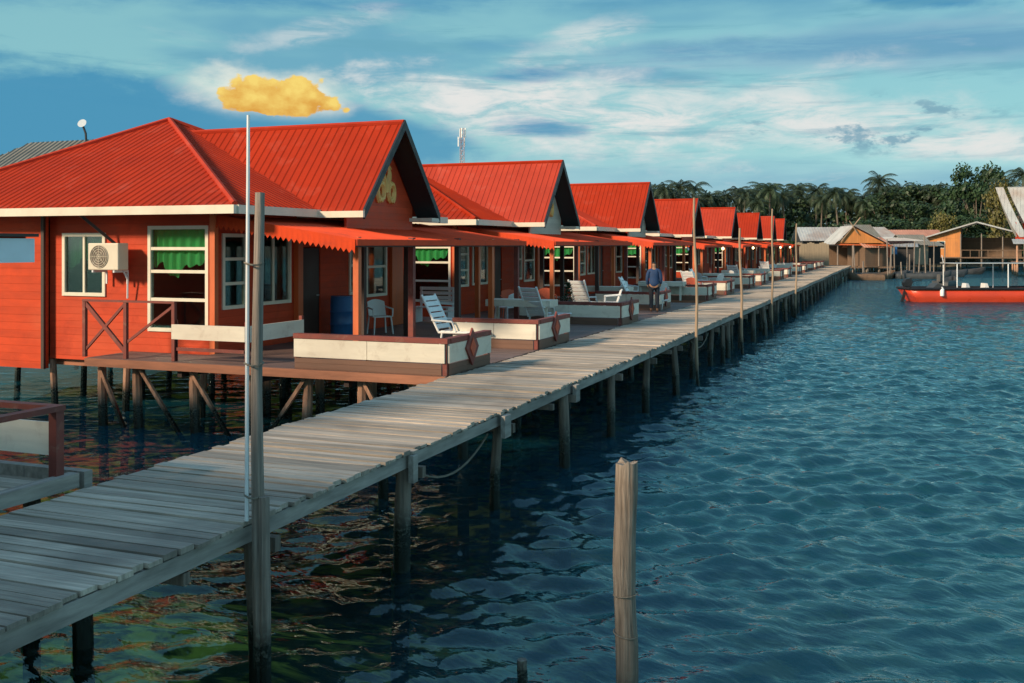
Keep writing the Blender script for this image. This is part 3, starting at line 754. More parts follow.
# ------------------------------------------------------------------ person
def skin_mesh(name, verts, edges, mt, parent, levels=2, root=0):
    me = bpy.data.meshes.new(name); me.from_pydata([v[0] for v in verts], edges, [])
    o = bpy.data.objects.new(name, me); C.objects.link(o)
    m = o.modifiers.new('skin','SKIN'); m.use_smooth_shade = True
    for i, v in enumerate(verts):
        sv = me.skin_vertices[0].data[i]; r_ = v[1]; sv.radius = r_ if hasattr(r_, '__len__') else (r_,r_); sv.use_root = (i == root)
    s = o.modifiers.new('sub','SUBSURF'); s.levels = levels; s.render_levels = levels
    me.materials.append(mt)
    if parent: o.parent = parent
    return o
def person():
    t = empty('person', (-7.5, 32.2, D+.002), R(12), 'person in a blue jacket and dark trousers standing beside the boardwalk', 'person')
    V = [((0,0,.90),(.13,.09)),((0,0,1.08),(.14,.095)),((0,0,1.26),(.16,.105)),((0,0,1.37),(.10,.075)),((0,.01,1.44),.052),((0,.015,1.53),(.075,.085)),((0,.02,1.62),(.072,.085)),
         ((.17,0,1.35),.055),((.22,.0,1.10),.045),((.20,.10,.90),.036),((.19,.13,.83),(.035,.02)),((-.17,0,1.35),.055),((-.22,-.02,1.10),.045),((-.20,.08,.88),.036),((-.19,.10,.81),(.035,.02)),
         ((.095,0,.84),.085),((.10,.02,.47),.06),((.105,-.02,.09),.042),((.11,.13,.03),(.04,.028)),((-.095,0,.84),.085),((-.09,.05,.47),.06),((-.10,-.0,.09),.042),((-.10,.15,.03),(.04,.028))]
    E = [(0,1),(1,2),(2,3),(3,4),(4,5),(5,6),(3,7),(7,8),(8,9),(9,10),(3,11),(11,12),(12,13),(13,14),(0,15),(15,16),(16,17),(17,18),(0,19),(19,20),(20,21),(21,22)]
    body = skin_mesh('body', V, E, M['skin'], t)
    J = [((0,0,.80),(.20,.15)),((0,0,1.06),(.165,.115)),((0,0,1.25),(.185,.125)),((0,0,1.38),(.11,.085)),((.175,0,1.345),.075),((.225,0,1.10),.062),((.205,.095,.915),.05),((-.175,0,1.345),.075),((-.225,-.02,1.10),.062),((-.205,.075,.895),.05),((0,0,1.45),.065)]
    skin_mesh('jacket', J, [(0,1),(1,2),(2,3),(3,4),(4,5),(5,6),(3,7),(7,8),(8,9),(3,10)], M['jacket'], t)
    T_ = [((0,0,.92),(.185,.135)),((.097,0,.82),.10),((.10,.02,.47),.075),((.105,-.02,.10),.06),((-.097,0,.82),.10),((-.09,.05,.47),.075),((-.10,0,.10),.06)]
    skin_mesh('trousers', T_, [(0,1),(1,2),(2,3),(0,4),(4,5),(5,6)], M['trousers'], t)
    Hh = [((0,.0,1.57),(.082,.088)),((0,.005,1.645),(.08,.092))]
    skin_mesh('hair', Hh, [(0,1)], M['hair'], t)
    f = MB()
    for sx in (-.03,.03): f.lathe([(.004,-.01),(.011,0),(.004,.01)], 8, (sx,.103,1.575))
    f.build('eye', M['hair'], t)
person()

# ------------------------------------------------------------------ boats
def loft(mb, secs):
    n = len(secs[0]); o = len(mb.v)
    for s in secs: mb.v += [tuple(p) for p in s]
    for i in range(len(secs)-1):
        for k in range(n-1): mb.f.append((o+i*n+k,o+i*n+k+1,o+(i+1)*n+k+1,o+(i+1)*n+k))
    return mb
def hull(mb, L, Wd, hgt, draft, flare=.25, rise=.3, n=24, inner=False, sc=1.0, rake=0.0):
    secs = []
    for i in range(n+1):
        t = i/n; x = L*t; b = Wd/2*(min(1,(1-t)/.32)**.6 if t > .68 else 1-.12*(1-t/.68))*sc + .02
        top = hgt + rise*max(0,(t-.5)/.5)**2 ; kb = -draft + (draft+hgt*.75)*max(0,(t-.8)/.2)**2
        if inner: kb = kb+.12 if kb < .2 else top-.1
        pr = [(-b,top),(-b*(1-flare*.3),top*.5+kb*.5),(-b*(1-flare),kb+.15*(top-kb)),(0,kb),(b*(1-flare),kb+.15*(top-kb)),(b*(1-flare*.3),top*.5+kb*.5),(b,top)]
        secs.append([(x-rake*max(0,1-t/.12)*max(0,z+draft)/(hgt+draft),y,z) for y,z in pr])
    loft(mb, secs)
    mb.f.append(tuple(range(len(mb.v)-len(secs)*7, len(mb.v)-len(secs)*7+7)))
    return mb
px = W(.4035, 63)
RB = empty('red_boat', px, math.atan2(st_, ct)+R(1), 'long orange red passenger boat with a thin canopy and outboard motor', 'boat')
q = MB(); hull(q, 11.5, 2.3, .80, .35, rake=.75); hb = q.build('hull', M['hull'], RB, True); hb.modifiers.new('s','SOLIDIFY').thickness = .05
q = MB()
for sg in (-1,1):
    pts = []
    for i in range(25):
        t_ = i/24; b = 2.3/2*(min(1,(1-t_)/.32)**.6 if t_ > .68 else 1-.12*(1-t_/.68))+.05; pts.append((11.5*t_-.75*max(0,1-t_/.12), sg*b, .84+.3*max(0,(t_-.5)/.5)**2))
    q.tube(pts, .085, 6)
q.tube([(-.77,-1.0,.84),(-.77,1.0,.84)], .08, 6); q.build('gunwale', M['black'], RB, True)
q = MB(); q.box(.3,9.2,-.85,.85,.12,.16); q.build('floor', M['grey'], RB)
for x in (2.2,3.4,4.6,5.8,7):
    q = MB(); q.box(x-.2,x+.2,-.95,.95,.45,.52); q.build('seat', M['white'], RB)
for x in (3.0,4.2):
    q = MB(); q.prism([(x,-.3,.52),(x+.1,-.3,1.15),(x+.22,-.3,1.15),(x+.42,-.3,.6),(x+.4,-.3,.52)], (0,.6,0)); q.build('backrest', M['white'], RB)
q = MB(); q.box(2.0,9.6,-1.0,1.0,2.39,2.43); q.build('canopy', M['tin'], RB)
q = MB(); q.prism([(.8,-.5,.17),(1.6,-.5,.17),(1.6,-.5,1.0),(1.2,-.5,1.15),(.8,-.5,.8)], (0,1.0,0)); q.build('engine_box', M['hull_dark'], RB)
q = MB(); q.tube([(-.6,.6,.9),(-.2,.5,.4),(.5,.3,.2),(.9,.5,.25)], .03, 6); q.build('mooring_rope', M['rope'], RB)
for x in (2.2,5.4,8.8):
    for y in (-.95,.95):
        q = MB(); q.tube([(x,y,.75),(x,y,2.4)], .035, 8); q.build('canopy_post', M['white'], RB)
OB = MB(); OB.prism([(-.75,-.2,.95),(-.35,-.2,.95),(-.25,-.2,1.2),(-.35,-.2,1.48),(-.65,-.2,1.42),(-.8,-.2,1.2)], (0,.4,0)); ob = OB.build('outboard_motor', M['black'], RB)
q = MB(); q.beam((-.55,0,.98),(-1.0,0,-.4),.14,.16); q.box(-.6,-.4,-.14,.14,.80,.98); q.build('motor_leg', M['black'], ob)
q = MB(); q.beam((-.3,0,1.25),(.4,0,1.35),.05,.05); q.build('tiller', M['black'], ob)
for x, y in ((1.2,-1.08),(7.0,-1.15)):
    q = MB(); q.lathe([(.02,-.28),(.12,-.22),(.13,.2),(.05,.3),(.02,.34)], 12, (x,y,.62)); q.build('fender', M['white'], RB, True)
q = MB(); q.tube([(2.2,.95,2.4),(2.1,.95,2.9)], .02, 6); q.build('aerial', M['white'], RB)

def small_boat(b, dist, rz, L, mt, label):
    t = empty('wooden_boat', W(b, dist), rz, label, 'boat')
    q = MB(); hull(q, L, 1.5, .55, .25, rise=.35); h_ = q.build('hull', mt, t, True); h_.modifiers.new('s','SOLIDIFY').thickness = .05
    q = MB()
    for k in range(3): x = L*(.2+.2*k); q.box(x-.15,x+.15,-.6,.6,.34,.39)
    q.build('thwart', M['brown_plank'], t)
    return t
small_boat(.345, 108, R(25), 6.5, M['hull_dark'], 'dark wooden boat moored below the pink walled hut')
small_boat(.40, 112, R(15), 6.0, M['hull_dark'], 'dark wooden boat moored right of the pink walled hut')
small_boat(.372, 101, R(190), 3.6, M['brown_plank'], 'small brown boat floating before the pink walled hut')
small_boat(.356, 104, R(60), 5.0, M['brown_plank'], 'brown wooden boat tied nearest the end of the boardwalk')
small_boat(.383, 106, R(10), 5.6, M['hull_dark'], 'black wooden boat moored just left of the red boat canopy')
small_boat(.352, 109, R(5), 4.5, M['hull_dark'], 'short black boat moored under the washing')
small_boat(.428, 122, R(20), 5.5, M['hull_dark'], 'long black boat moored in front of the orange hut')
small_boat(.413, 116, R(170), 5.5, M['brown_plank'], 'brown wooden boat moored before the dark low shack')
tt = small_boat(.428, 84, R(70), 3.4, M['hull_dark'], 'small dark boat with a raised motor left of the red boat canopy')
q = MB(); q.prism([(-.4,-.15,.5),(0,-.15,.6),(.05,-.15,1.0),(-.35,-.15,1.1)], (0,.3,0)); q.build('outboard_motor', M['black'], tt)

# ------------------------------------------------------------------ village huts at the far end
def hut(name, label, b, dist, rz, w, d, floor, h, roof, rh, wall_m, roof_m, over=.5, win=True, porch=False, front_m=None, ridge='x', z0=None):
    t = empty(name, W(b, dist), rz, label, 'hut')
    z0 = floor; z1 = floor+h
    q = MB(); wh = [(w*.55,w*.55+.8,z0+.9,z0+1.8)] if win else []
    wall(q, (-w/2,-d/2,0), (1,0,0), w, z0, z1, .1, wh); q.build('front_wall', front_m or wall_m, t)
    q = MB(); q.box(-w/2,-w/2+.1,-d/2+.102,d/2,z0,z1); q.box(w/2-.1,w/2,-d/2+.102,d/2,z0,z1); q.box(-w/2+.1,w/2-.1,d/2-.1,d/2-.002,z0,z1)
    if roof == 'gable' and ridge == 'y': q.prism([(-w/2,-d/2+.02,z1+.002),(w/2,-d/2+.02,z1+.002),(0,-d/2+.02,z1+rh*.95)], (0,.08,0))
    if roof == 'gable' and ridge == 'x':
        for x in (-w/2,w/2-.08): q.prism([(x,-d/2+.1,z1+.002),(x,d/2,z1+.002),(x,0,z1+rh*.95)], (.08,0,0))
    q.build('side_wall', wall_m, t)
    q = MB(); o = over
    if roof == 'gable' and ridge == 'x':
        k = rh/(d/2); e = z1-o*k*.6+.03
        ribbed(q, [(-w/2-o,-d/2-o,e),(w/2+o,-d/2-o,e),(w/2+o,0,z1+rh+.03),(-w/2-o,0,z1+rh+.03)], .35, .08, .05)
        ribbed(q, [(w/2+o,d/2+o,e),(-w/2-o,d/2+o,e),(-w/2-o,0,z1+rh+.03),(w/2+o,0,z1+rh+.03)], .35, .08, .05)
    elif roof == 'gable':
        k = rh/(w/2); e = z1-o*k*.6+.03
        ribbed(q, [(-w/2-o,d/2+o,e),(-w/2-o,-d/2-o,e),(0,-d/2-o,z1+rh+.03),(0,d/2+o,z1+rh+.03)], .35, .08, .05)
        ribbed(q, [(w/2+o,-d/2-o,e),(w/2+o,d/2+o,e),(0,d/2+o,z1+rh+.03),(0,-d/2-o,z1+rh+.03)], .35, .08, .05)
    else:
        ribbed(q, [(-w/2-o,-d/2-o,z1+.05),(w/2+o,-d/2-o,z1+.05),(w/2+o,d/2+o,z1+rh),(-w/2-o,d/2+o,z1+rh)], .35, .08, .05)
    q.build('roof', roof_m, t)
    if win:
        window(t, (-w/2,-d/2,0), (1,0,0), w*.55, w*.55+.8, z0+.9, z0+1.8, 1, 2)
    q = MB(); q.box(-w/2-.3,w/2+.3,-d/2-.6,d/2,z0-.12,z0-.004); q.build('floor', M['brown_plank'], t)
    nx = max(3, int(w/2)+1)
    for i in range(nx):
        for y in (-d/2-.4, d/2-.2):
            q = MB(); x = -w/2+w*i/(nx-1); q.tube([(x,y,-1.5),(x+.05,y,z0-.12)], .09, 7); q.build('pile', M['pile'], t, True)
    if porch:
        q = MB(); q.box(w/2+.3,w/2+porch,-d/2-.6,d/2,z0-.12,z0-.004); q.build('porch_floor', M['brown_plank'], t)
        q = MB(); ribbed(q, [(w/2+porch+.4,-d/2-.6,z1-.5),(w/2+porch+.4,d/2,z1-.5),(w/2+.1,d/2,z1+.2),(w/2+.1,-d/2-.6,z1+.2)], .35,.08,.05); q.build('porch_roof', roof_m, t)
        for i in range(3):
            x = w/2+.5+(porch-.6)*i/2; q = MB(); q.tube([(x,-d/2-.5,-1.5),(x,-d/2-.5,z1-.4)], .07, 7); q.build('porch_post', M['pole_wood'], t)
    return t
f0 = math.atan2(st_, ct)
# orange board house on stilts
OH = empty('stilt_hut', W(.462, 140), f0-R(26), 'orange board hut on stilts under a wide pale edged gable roof beside the red boat', 'hut')
q = MB(); wall(q, (-6.5,-3,0), (1,0,0), 4.9, 1.9, 4.45, .1, [(1.9,2.9,3.1,4.1)]); q.build('front_wall', M['orange_plank'], OH)
q = MB(); q.prism([(-6.4,-2.98,4.46),(-1.6,-2.98,4.46),(-1.6,-2.98,5.9)], (0,.08,0)); q.build('gable_board', M['orange_plank'], OH)
for bx in ((-1.7,-1.6,-2.9,3,1.9,6.0),(-6.5,-6.4,-2.9,3,1.9,4.4),(-1.6,6,2.9,3,1.9,4.6)): q = MB(); q.box(*bx); q.build('side_wall', M['brown_plank'], OH)
window(OH, (-6.5,-3,0), (1,0,0), 1.9, 2.9, 3.1, 4.1, 1, 1)
q = MB(); ribbed(q, [(-7.1,4,4.35),(-7.1,-3.8,4.35),(.4,-3.8,6.75),(.4,4,6.75)], .35,.08,.04,.14); ribbed(q, [(7.2,-3.8,4.75),(7.2,4,4.75),(.4,4,6.75),(.4,-3.8,6.75)], .35,.08,.04,.14); q.build('roof', M['tin'], OH)
q = MB(); q.box(-6.7,6.6,-3.6,3,1.74,1.896); q.build('floor', M['brown_plank'], OH)
q = MB()
for k in range(7): q.beam((-1.5+k*1.1,-3.5,1.9),(-1.5+k*1.1,-3.5,2.8),.08,.08)
q.beam((-1.6,-3.5,2.85),(6.2,-3.5,2.85),.09,.09); q.build('porch_railing', M['brown_plank'], OH)
for x in (-6.3,-3.8,-1.6,1,3.6,6.2):
    for y in (-3.4,2.5):
        q = MB(); q.tube([(x,y,-1.5),(x,y,1.74)], .11, 7); q.build('pile', M['pile'], OH, True)
    if x > -2: q = MB(); q.tube([(x,-3.4,1.9),(x,-3.4,4.7+(.4 if x < 3 else 0))], .08, 7); q.build('porch_post', M['pole_wood'], OH)
SHT = empty('open_shelter', W(.338, 114), f0+R(-6), 'open timber shelter with an orange gable and crossed poles at the end of the boardwalk', 'shelter')
q = MB(); ribbed(q, [(-3.2,4,3.9),(-3.2,-3,3.9),(-.3,-3,6.15),(-.3,4,6.15)], .35,.08,.04); ribbed(q, [(5.6,-3,3.6),(5.6,4,3.6),(-.3,4,6.15),(-.3,-3,6.15)], .35,.08,.04); q.build('roof', M['tin'], SHT)
q = MB(); q.prism([(-2.7,-2.7,4.05),(4.2,-2.7,4.05),(-.3,-2.7,5.95)], (0,.08,0)); q.build('gable_board', M['orange_plank'], SHT)
for x in (-2.6,-.4,1.6,3.4,5.2):
    for y in (-2.6,3.6): q = MB(); q.tube([(x,y,-1.5),(x,y,3.75)], .10, 7); q.build('post', M['pole_wood'], SHT, True)
q = MB(); q.beam((-3,-2.62,3.9),(5.4,-2.62,3.78),.12,.16); q.build('tie_beam', M['orange_trim'], SHT)
for a, c in (((-2.2,-2.9,4.2),(.6,-2.95,7.1)),((.2,-3.0,5.2),(-1.0,-3.0,6.7))): q = MB(); q.tube([a,c], .07, 6); q.build('crossed_pole', M['bamboo'], SHT)
q = MB(); q.box(-3,5.4,-2.9,3.8,1.05,1.2); q.build('floor', M['brown_plank'], SHT)
q = MB(); q.box(-2.9,5.3,3.5,3.6,1.2,3.7); q.build('back_wall', M['brown_plank'], SHT); SHT.scale = (.74,1,.93)
# washing on a line in front of the pink hut
LN = empty('washing_line', W(.372, 113), f0, 'washing in red white and blue hung on a line before the pink walled hut', 'washing line')
for x in (-2.6,2.6): q = MB(); q.tube([(x,0,-1.5),(x,0,3.6)], .06, 6); q.build('post', M['pole_wood'], LN)
q = MB(); q.tube([(-2.6,0,3.45),(0,0,3.3),(2.6,0,3.45)], .02, 5); q.build('line', M['rope'], LN)
r6 = random.Random(8); xx = -2.4
for mt in ('white','red_fabric','blue','red_fabric','white','grey','red_fabric','gable_white','blue'):
    w_ = r6.uniform(.3,.6); hh = r6.uniform(.7,1.3); q = MB(); q.prism([(xx,-.02,3.38),(xx+w_,-.02,3.36),(xx+w_*.95,-.06,3.36-hh),(xx+w_*.1,-.04,3.38-hh)], (0,.03,0)); q.build('garment', M[mt], LN); xx += w_+.04
hut('stilt_hut', 'faded pink walled hut on the water under a flat tin roof', .371, 121, f0+R(5), 5.5, 5.0, 1.3, 2.7, 'shed', .5, M['pink_wall'], M['tin'], 1.0, True)
hut('stilt_hut', 'low hut under a rusty pink tin roof among the far trees', .400, 150, f0-R(5), 6.5, 6.0, 1.4, 3.1, 'gable', 1.3, M['brown_plank'], M['pink_tin'], .6, False, 0, None, 'x')
hut('stilt_hut', 'dark hut under a long grey tin roof left of the orange hut', .4165, 150, f0, 6.5, 5.0, 1.3, 2.3, 'shed', .4, M['brown_plank'], M['tin'], .9, False)
hut('stilt_hut', 'dark hut with a grey tin gable roof behind the last red roof', .305, 128, f0-R(4), 4.6, 5.0, 1.4, 2.8, 'gable', 1.6, M['dark_room'], M['tin'], .4, False, 0, None, 'x')
hut('stilt_hut', 'brown hut with a weathered tin roof behind the end of the boardwalk', .352, 138, f0+R(20), 6.0, 6.0, 1.4, 3.0, 'gable', 1.6, M['brown_plank'], M['tin'], .5, False, 0, None, 'x')
hut('stilt_hut', 'low brown shed under tin between the orange hut and the steep roof', .478, 150, f0, 5.0, 5.0, 1.6, 2.4, 'shed', .6, M['brown_plank'], M['tin'], .8, True)
for (b_, dz, rz, w, d, h, rf_, rh_, wm_, rm_, lab) in (
    (.3555, 113, .3, 3.0, 3.2, 2.2, 'gable', 1.0, 'brown_plank', 'pink_tin', 'little brown shack with a rusty gable roof right of the open shelter'),
    (.386, 117, -.35, 3.4, 3.0, 2.1, 'shed', .5, 'dark_room', 'tin', 'dark open fronted shack under a sagging tin roof right of the washing line'),
    (.3975, 124, .2, 3.0, 3.2, 2.5, 'gable', 1.1, 'tan_plank', 'grey_roof', 'small tan shack with a dark grey roof among the waterside huts'),
    (.411, 128, -.2, 3.6, 3.0, 2.2, 'shed', .6, 'dark_room', 'grey_roof', 'dark low shack under a grey roof left of the orange hut'),
    (.345, 127, .5, 4.0, 3.0, 3.4, 'gable', 1.5, 'dark_room', 'grey_roof', 'tall dark shack with a steep grey roof behind the open shelter'),
    (.406, 142, .1, 3.2, 3.0, 2.6, 'shed', .4, 'pink_wall', 'pink_tin', 'faded pink shack behind the dark low shack left of the orange hut')):
    hut('shack', lab, b_, dz, f0+rz, w, d, 1.2, h, rf_, rh_, M[wm_], M[rm_], .45, False)
def jetty_post(b_, dz, h):
    x, y, _ = W(b_, dz); q = MB(); q.tube([(x,y,-1.5),(x+rnd.uniform(-.3,.3),y,h)], .07, 6)
    tag(q.build('jetty_post', M['pole_wood'], None, True), 'bare leaning pole standing in the water before the far huts', 'pole', 'poles before the far huts')
for k in range(16): jetty_post(.345+.085*k/15+rnd.uniform(-.003,.003), rnd.uniform(104,116), rnd.uniform(1.6,4.6))
# tan plank screen at the end of the boardwalk
t = empty('plank_screen', (-7.3, 111.0, D), 0, 'tan plank screen wall standing at the far end of the boardwalk', 'wall')
q = MB(); [q.box(-3.2+k*.25,-2.962+k*.25,0,.05,0,2.4+.1*math.sin(k*1.3)) for k in range(14)]; q.build('boards', M['tan_plank'], t)
q = MB(); q.box(-3.2,.3,.052,.11,.4,.5); q.box(-3.2,.3,.052,.11,1.8,1.9); q.build('rail', M['brown_plank'], t)
# steep roofed traditional house at the right edge
SH = empty('steep_roof_house', W(.536, 118), f0-R(24), 'house with a steep curved pale roof and red eaves at the right edge', 'house')
q = MB()
def slope(q, xr, xe, w1, w2, thick=.08):
    n = 6
    for sg in (-1,1):
        for k in range(n):
            t0, t1 = k/n, (k+1)/n
            def pt(t, x): return (x, sg*3.5*(1-t)**1.25, 4.5+6.0*t)
            def xl(t): return xe+(xr-xe)*t**.8
            ribbed(q, [pt(t0,xl(t0)),pt(t0,xl(t0)+w1+(w2-w1)*t0),pt(t1,xl(t1)+w1+(w2-w1)*t1),pt(t1,xl(t1))], .4, .08, .04, thick)
slope(q, -5.6, -3.2, .95, .85); slope(q, -4.3, -1.7, 8.5, 11)
q.build('roof', M['tin'], SH)
q = MB(); q.prism([(-1.6,-3.0,4.6),(-1.6,3.0,4.6),(-2.6,.0,9.9)], (.15,0,0)); q.build('gable', M['gable_red'], SH)
q = MB()
for y in (-3.3,3.3): q.beam((-3.3,y,4.4),(6.5,y,4.4),.16,.26)
for x in (-2.9,-1.9): q.beam((x,-3.3,4.3),(x-.6,-2.2,6.2),.16,.2); q.beam((x,3.3,4.3),(x-.6,2.2,6.2),.16,.2)
q.build('barge_board', M['red_roof'], SH)
q = MB(); q.box(-1.2,6.2,-2.9,2.9,1.6,4.4); q.build('wall', M['brown_plank'], SH)
q = MB(); ribbed(q, [(-4.0,-7.5,3.7),(6.5,-7.5,3.7),(6.5,-3.5,4.25),(-4.0,-3.5,4.25)], .4, .08,.05); q.build('porch_roof', M['tin'], SH)
for x in (-3.6,-1,2,5):
    for y in (-7.0,-2.6,3.0):
        q = MB(); q.tube([(x,y,-1.5),(x,y,3.7 if y < -5 else 1.6)], .11, 7); q.build('pile', M['house_pile'], SH, True)
q = MB(); q.box(-3.8,6.4,-7.2,3.4,1.45,1.59); q.build('floor', M['brown_plank'], SH)
q = MB(); q.box(.2,1.1,-2.96,-2.905,1.6,3.5); q.build('door', M['dark_wood'], SH)

# grey hip roofed house behind the nearest roof, and what stands on it
GH = empty('grey_roof_house', (-35.2, 36.0, D), 0, 'house with an old grey corrugated roof behind the nearest red roof', 'house')
q = MB(); q.box(-6,7,-5,5,-.3,3.3); q.build('wall', M['brown_plank'], GH)
q = MB(); e = 3.2; zt = 7.05
ribbed(q, [(-7.4,-6,e),(8,-6,e),(3.5,0,zt),(-3.3,0,zt)], .3,.08,.05); ribbed(q, [(8,6,e),(-7.4,6,e),(-3.3,0,zt),(3.5,0,zt)], .3,.08,.05)
ribbed(q, [(-7.4,6,e),(-7.4,-6,e),(-3.3,0,zt)], .3,.08,.05); ribbed(q, [(8,-6,e),(8,6,e),(3.5,0,zt)], .3,.08,.05); q.build('roof', M['grey_roof'], GH)
for x in (-5,-2,1,4,6.5):
    q = MB(); q.tube([(x,-4.5,-D-1.5),(x,-4.5,-.3)], .1, 8); q.build('pile', M['house_pile'], GH, True)
SD = empty('satellite_dish', (-34.95, 35.9, D+6.8), R(20), 'small white dish on a dark mast rising behind the nearest red roof', 'satellite dish')
q = MB(); q.tube([(0,0,-.3),(-.05,0,.55),(-.2,0,.95)], .05, 8); q.build('mast', M['black'], SD)
q = MB(); q.lathe([(.02,0),(.18,.05),(.30,.13),(.36,.20)], 18); dd = q.build('dish', M['white'], SD, True); dd.location = (-.2,0,.95); dd.rotation_euler = (R(60),R(20),0); dd.scale = (.5,.62,.6)
# far lattice mast
TW = empty('lattice_mast', W(-.050, 230, 1.0), 0, 'thin red and white lattice mast far behind the second red roof', 'mast')
q = MB(); Ht = 29.5
for a in range(3):
    q.tube([(.7*math.cos(a*2.094)*(1-.3*z/Ht),.7*math.sin(a*2.094)*(1-.3*z/Ht),z) for z in (0,Ht)], .07, 5)
for k in range(24):
    z0_, z1_ = Ht*k/24, Ht*(k+1)/24
    for a in range(3):
        A0 = (.7*math.cos(a*2.094)*(1-.3*z0_/Ht),.7*math.sin(a*2.094)*(1-.3*z0_/Ht),z0_); b_ = (a+1)%3
        B_ = (.7*math.cos(b_*2.094)*(1-.3*z1_/Ht),.7*math.sin(b_*2.094)*(1-.3*z1_/Ht),z1_); q.tube([A0,B_], .045, 4)
q.build('lattice', M['red_steel'], TW)
for k in range(5):
    a = k*1.257; q = MB(); q.box(-.12,.12,-.1,.1,-1.1,1.1); g_ = q.build('antenna', M['white'], TW); g_.location = (.85*math.cos(a),.85*math.sin(a),Ht-1.2-(k%2)*2)

# ------------------------------------------------------------------ trees
def palm_mesh(seed, H):
    r = random.Random(seed); t = MB(); lean = r.uniform(-.12,.12)*H; ln2 = r.uniform(-.08,.08)*H
    pts = [(lean*(k/8)**1.6, ln2*(k/8)**1.6, H*k/8) for k in range(9)]
    t.tube(pts, [.22-.11*k/8 for k in range(9)], 7)
    top = Vector(pts[-1]); f = MB()
    nf = 22
    for i in range(nf):
        a = i*2.399+r.uniform(-.2,.2); el = R(78)-R(115)*(i/nf)+r.uniform(-.1,.1); Lf = r.uniform(3.2,4.4)
        p = top.copy(); dirh = Vector((math.cos(a),math.sin(a),0)); n = 11; side = Vector((-math.sin(a),math.cos(a),0)); prev = p.copy()
        ang = el
        for k in range(n):
            d = dirh*math.cos(ang)+Vector((0,0,1))*math.sin(ang); q_ = prev+d*Lf/n
            f.add([prev-side*.05,prev+side*.05,q_+side*.04,q_-side*.04], [(0,1,2,3)])
            ll = .95*math.sin(math.pi*min(1,(k+1.2)/n*.93))+.12
            for sg in (-1,1):
                for u in (0,.5):
                    b0 = prev+(q_-prev)*u; dv = (side*sg*.80+d*.45+Vector((0,0,-.50-.25*r.random()))).normalized()*ll*r.uniform(.8,1.1); wv = d*.075
                    f.add([b0-wv,b0+wv,b0+dv], [(0,1,2)])
            prev = q_; ang -= R(9.5)+R(3)*r.random()
    return t, f
PALMS = []
PSTORE = bpy.data.collections.new('unused')
for sd in range(5):
    H = 12.0; t, f = palm_mesh(sd+3, H)
    tr = t.build('trunk', M['trunk']); fo = f.build('crown', M['palm_leaf'])
    PALMS.append((tr, fo, H+2.2))
def broad_mesh(seed, Rr, H):
    r = random.Random(seed); t = MB(); f = MB()
    hb = H*.38
    t.tube([(0,0,0),(r.uniform(-.2,.2),r.uniform(-.2,.2),hb*.6),(0,0,hb)], [.38,.28,.22], 8)
    cl = []
    for i in range(30):
        a = r.uniform(0,6.28); z = r.random(); rad = Rr*math.sqrt(r.random())*(1-.75*max(0,z-.35)**1.3)
        cl.append((Vector((rad*math.cos(a),rad*math.sin(a),hb*.55+(H-hb*.55)*z*.93)), r.uniform(.8,1.7)))
    for c, s in cl[:14]: t.tube([(0,0,hb*.8),tuple((c+Vector((0,0,hb*.6)))*.5),tuple(c)], [.14,.09,.04], 5)
    for c, s in cl:
        for k in range(115):
            v = Vector((r.gauss(0,1),r.gauss(0,1),r.gauss(0,.7))).normalized()*s*(r.random()**.45)
            p = c+v; nrm = (v.normalized()+Vector((r.uniform(-.8,.8),r.uniform(-.8,.8),r.uniform(-.3,.9)))).normalized()
            u = nrm.orthogonal().normalized(); w = nrm.cross(u); sz = r.uniform(.16,.34)
            f.add([p-u*sz,p-w*sz*.6,p+u*sz,p+w*sz*.6], [(0,1,2,3)])
    return t, f
BROAD = []
for sd in range(4):
    t, f = broad_mesh(sd+40, 4.6, 11.0)
    BROAD.append((t.build('trunk', M['trunk']), f.build('crown', M['leaf']), 11.0))
YB = []
t, f = broad_mesh(77, 3.2, 9.0); YB.append((t.build('trunk', M['trunk']), f.build('crown', M['leaf_yellow']), 9.0))
TPL = PALMS+BROAD+YB
def tree(kind, tp, b, dist, topy, label, group, widen=1.0):
    base = .7 if dist > 168 else .3
    Hh = (245-topy)*dist/1000+CAMZ-base; s = Hh/tp[2]
    w = W(b, dist, base)
    e = empty(kind, w, rnd.uniform(0,6.28), label, 'tree' if 'palm' not in kind else 'palm tree', group)
    e.scale = (s*widen, s*widen, s)
    for o in tp[:2]:
        c = o.copy(); C.objects.link(c); c.parent = e
GP, GB = 'palms on the far shore', 'broadleaf trees on the far shore'
for (x, ty, dz, lab) in ((684,175,200,'tall palm with a wide crown behind the fourth red roof'),(668,186,205,'palm leaning at the left end of the far tree line'),
      (766,179,205,'palm rising above the trees over the sixth red roof'),(773,180,210,'slim palm close to the palm above the sixth red roof'),
      (878,169,215,'lone tall palm standing clear above the far tree line'),(898,180,220,'shorter palm just right of the lone tall palm'),
      (1015,160,150,'tall palm at the right edge behind the steep roof'),(1003,172,155,'palm left of the right edge beside the steep roof')):
    tree('palm_tree', PALMS[rnd.randrange(5)], (x-512)/1000, dz, ty, lab, GP)
for i in range(64):
    x = 612+ (870-612)*i/45+rnd.uniform(-5,5); dz = rnd.uniform(185,225)
    tree('palm_tree', PALMS[rnd.randrange(5)], (x-512)/1000, dz, rnd.uniform(177,195), 'palm crowded into the dark tree line on the far shore', GP)
for i in range(24):
    x = 600+(1090-600)*i/23+rnd.uniform(-8,8)
    tree('broadleaf_tree', BROAD[rnd.randrange(4)], (x-512)/1000, rnd.uniform(200,235), rnd.uniform(190,203), 'leafy tree in the green mass behind the far shore huts', GB, 1.25)
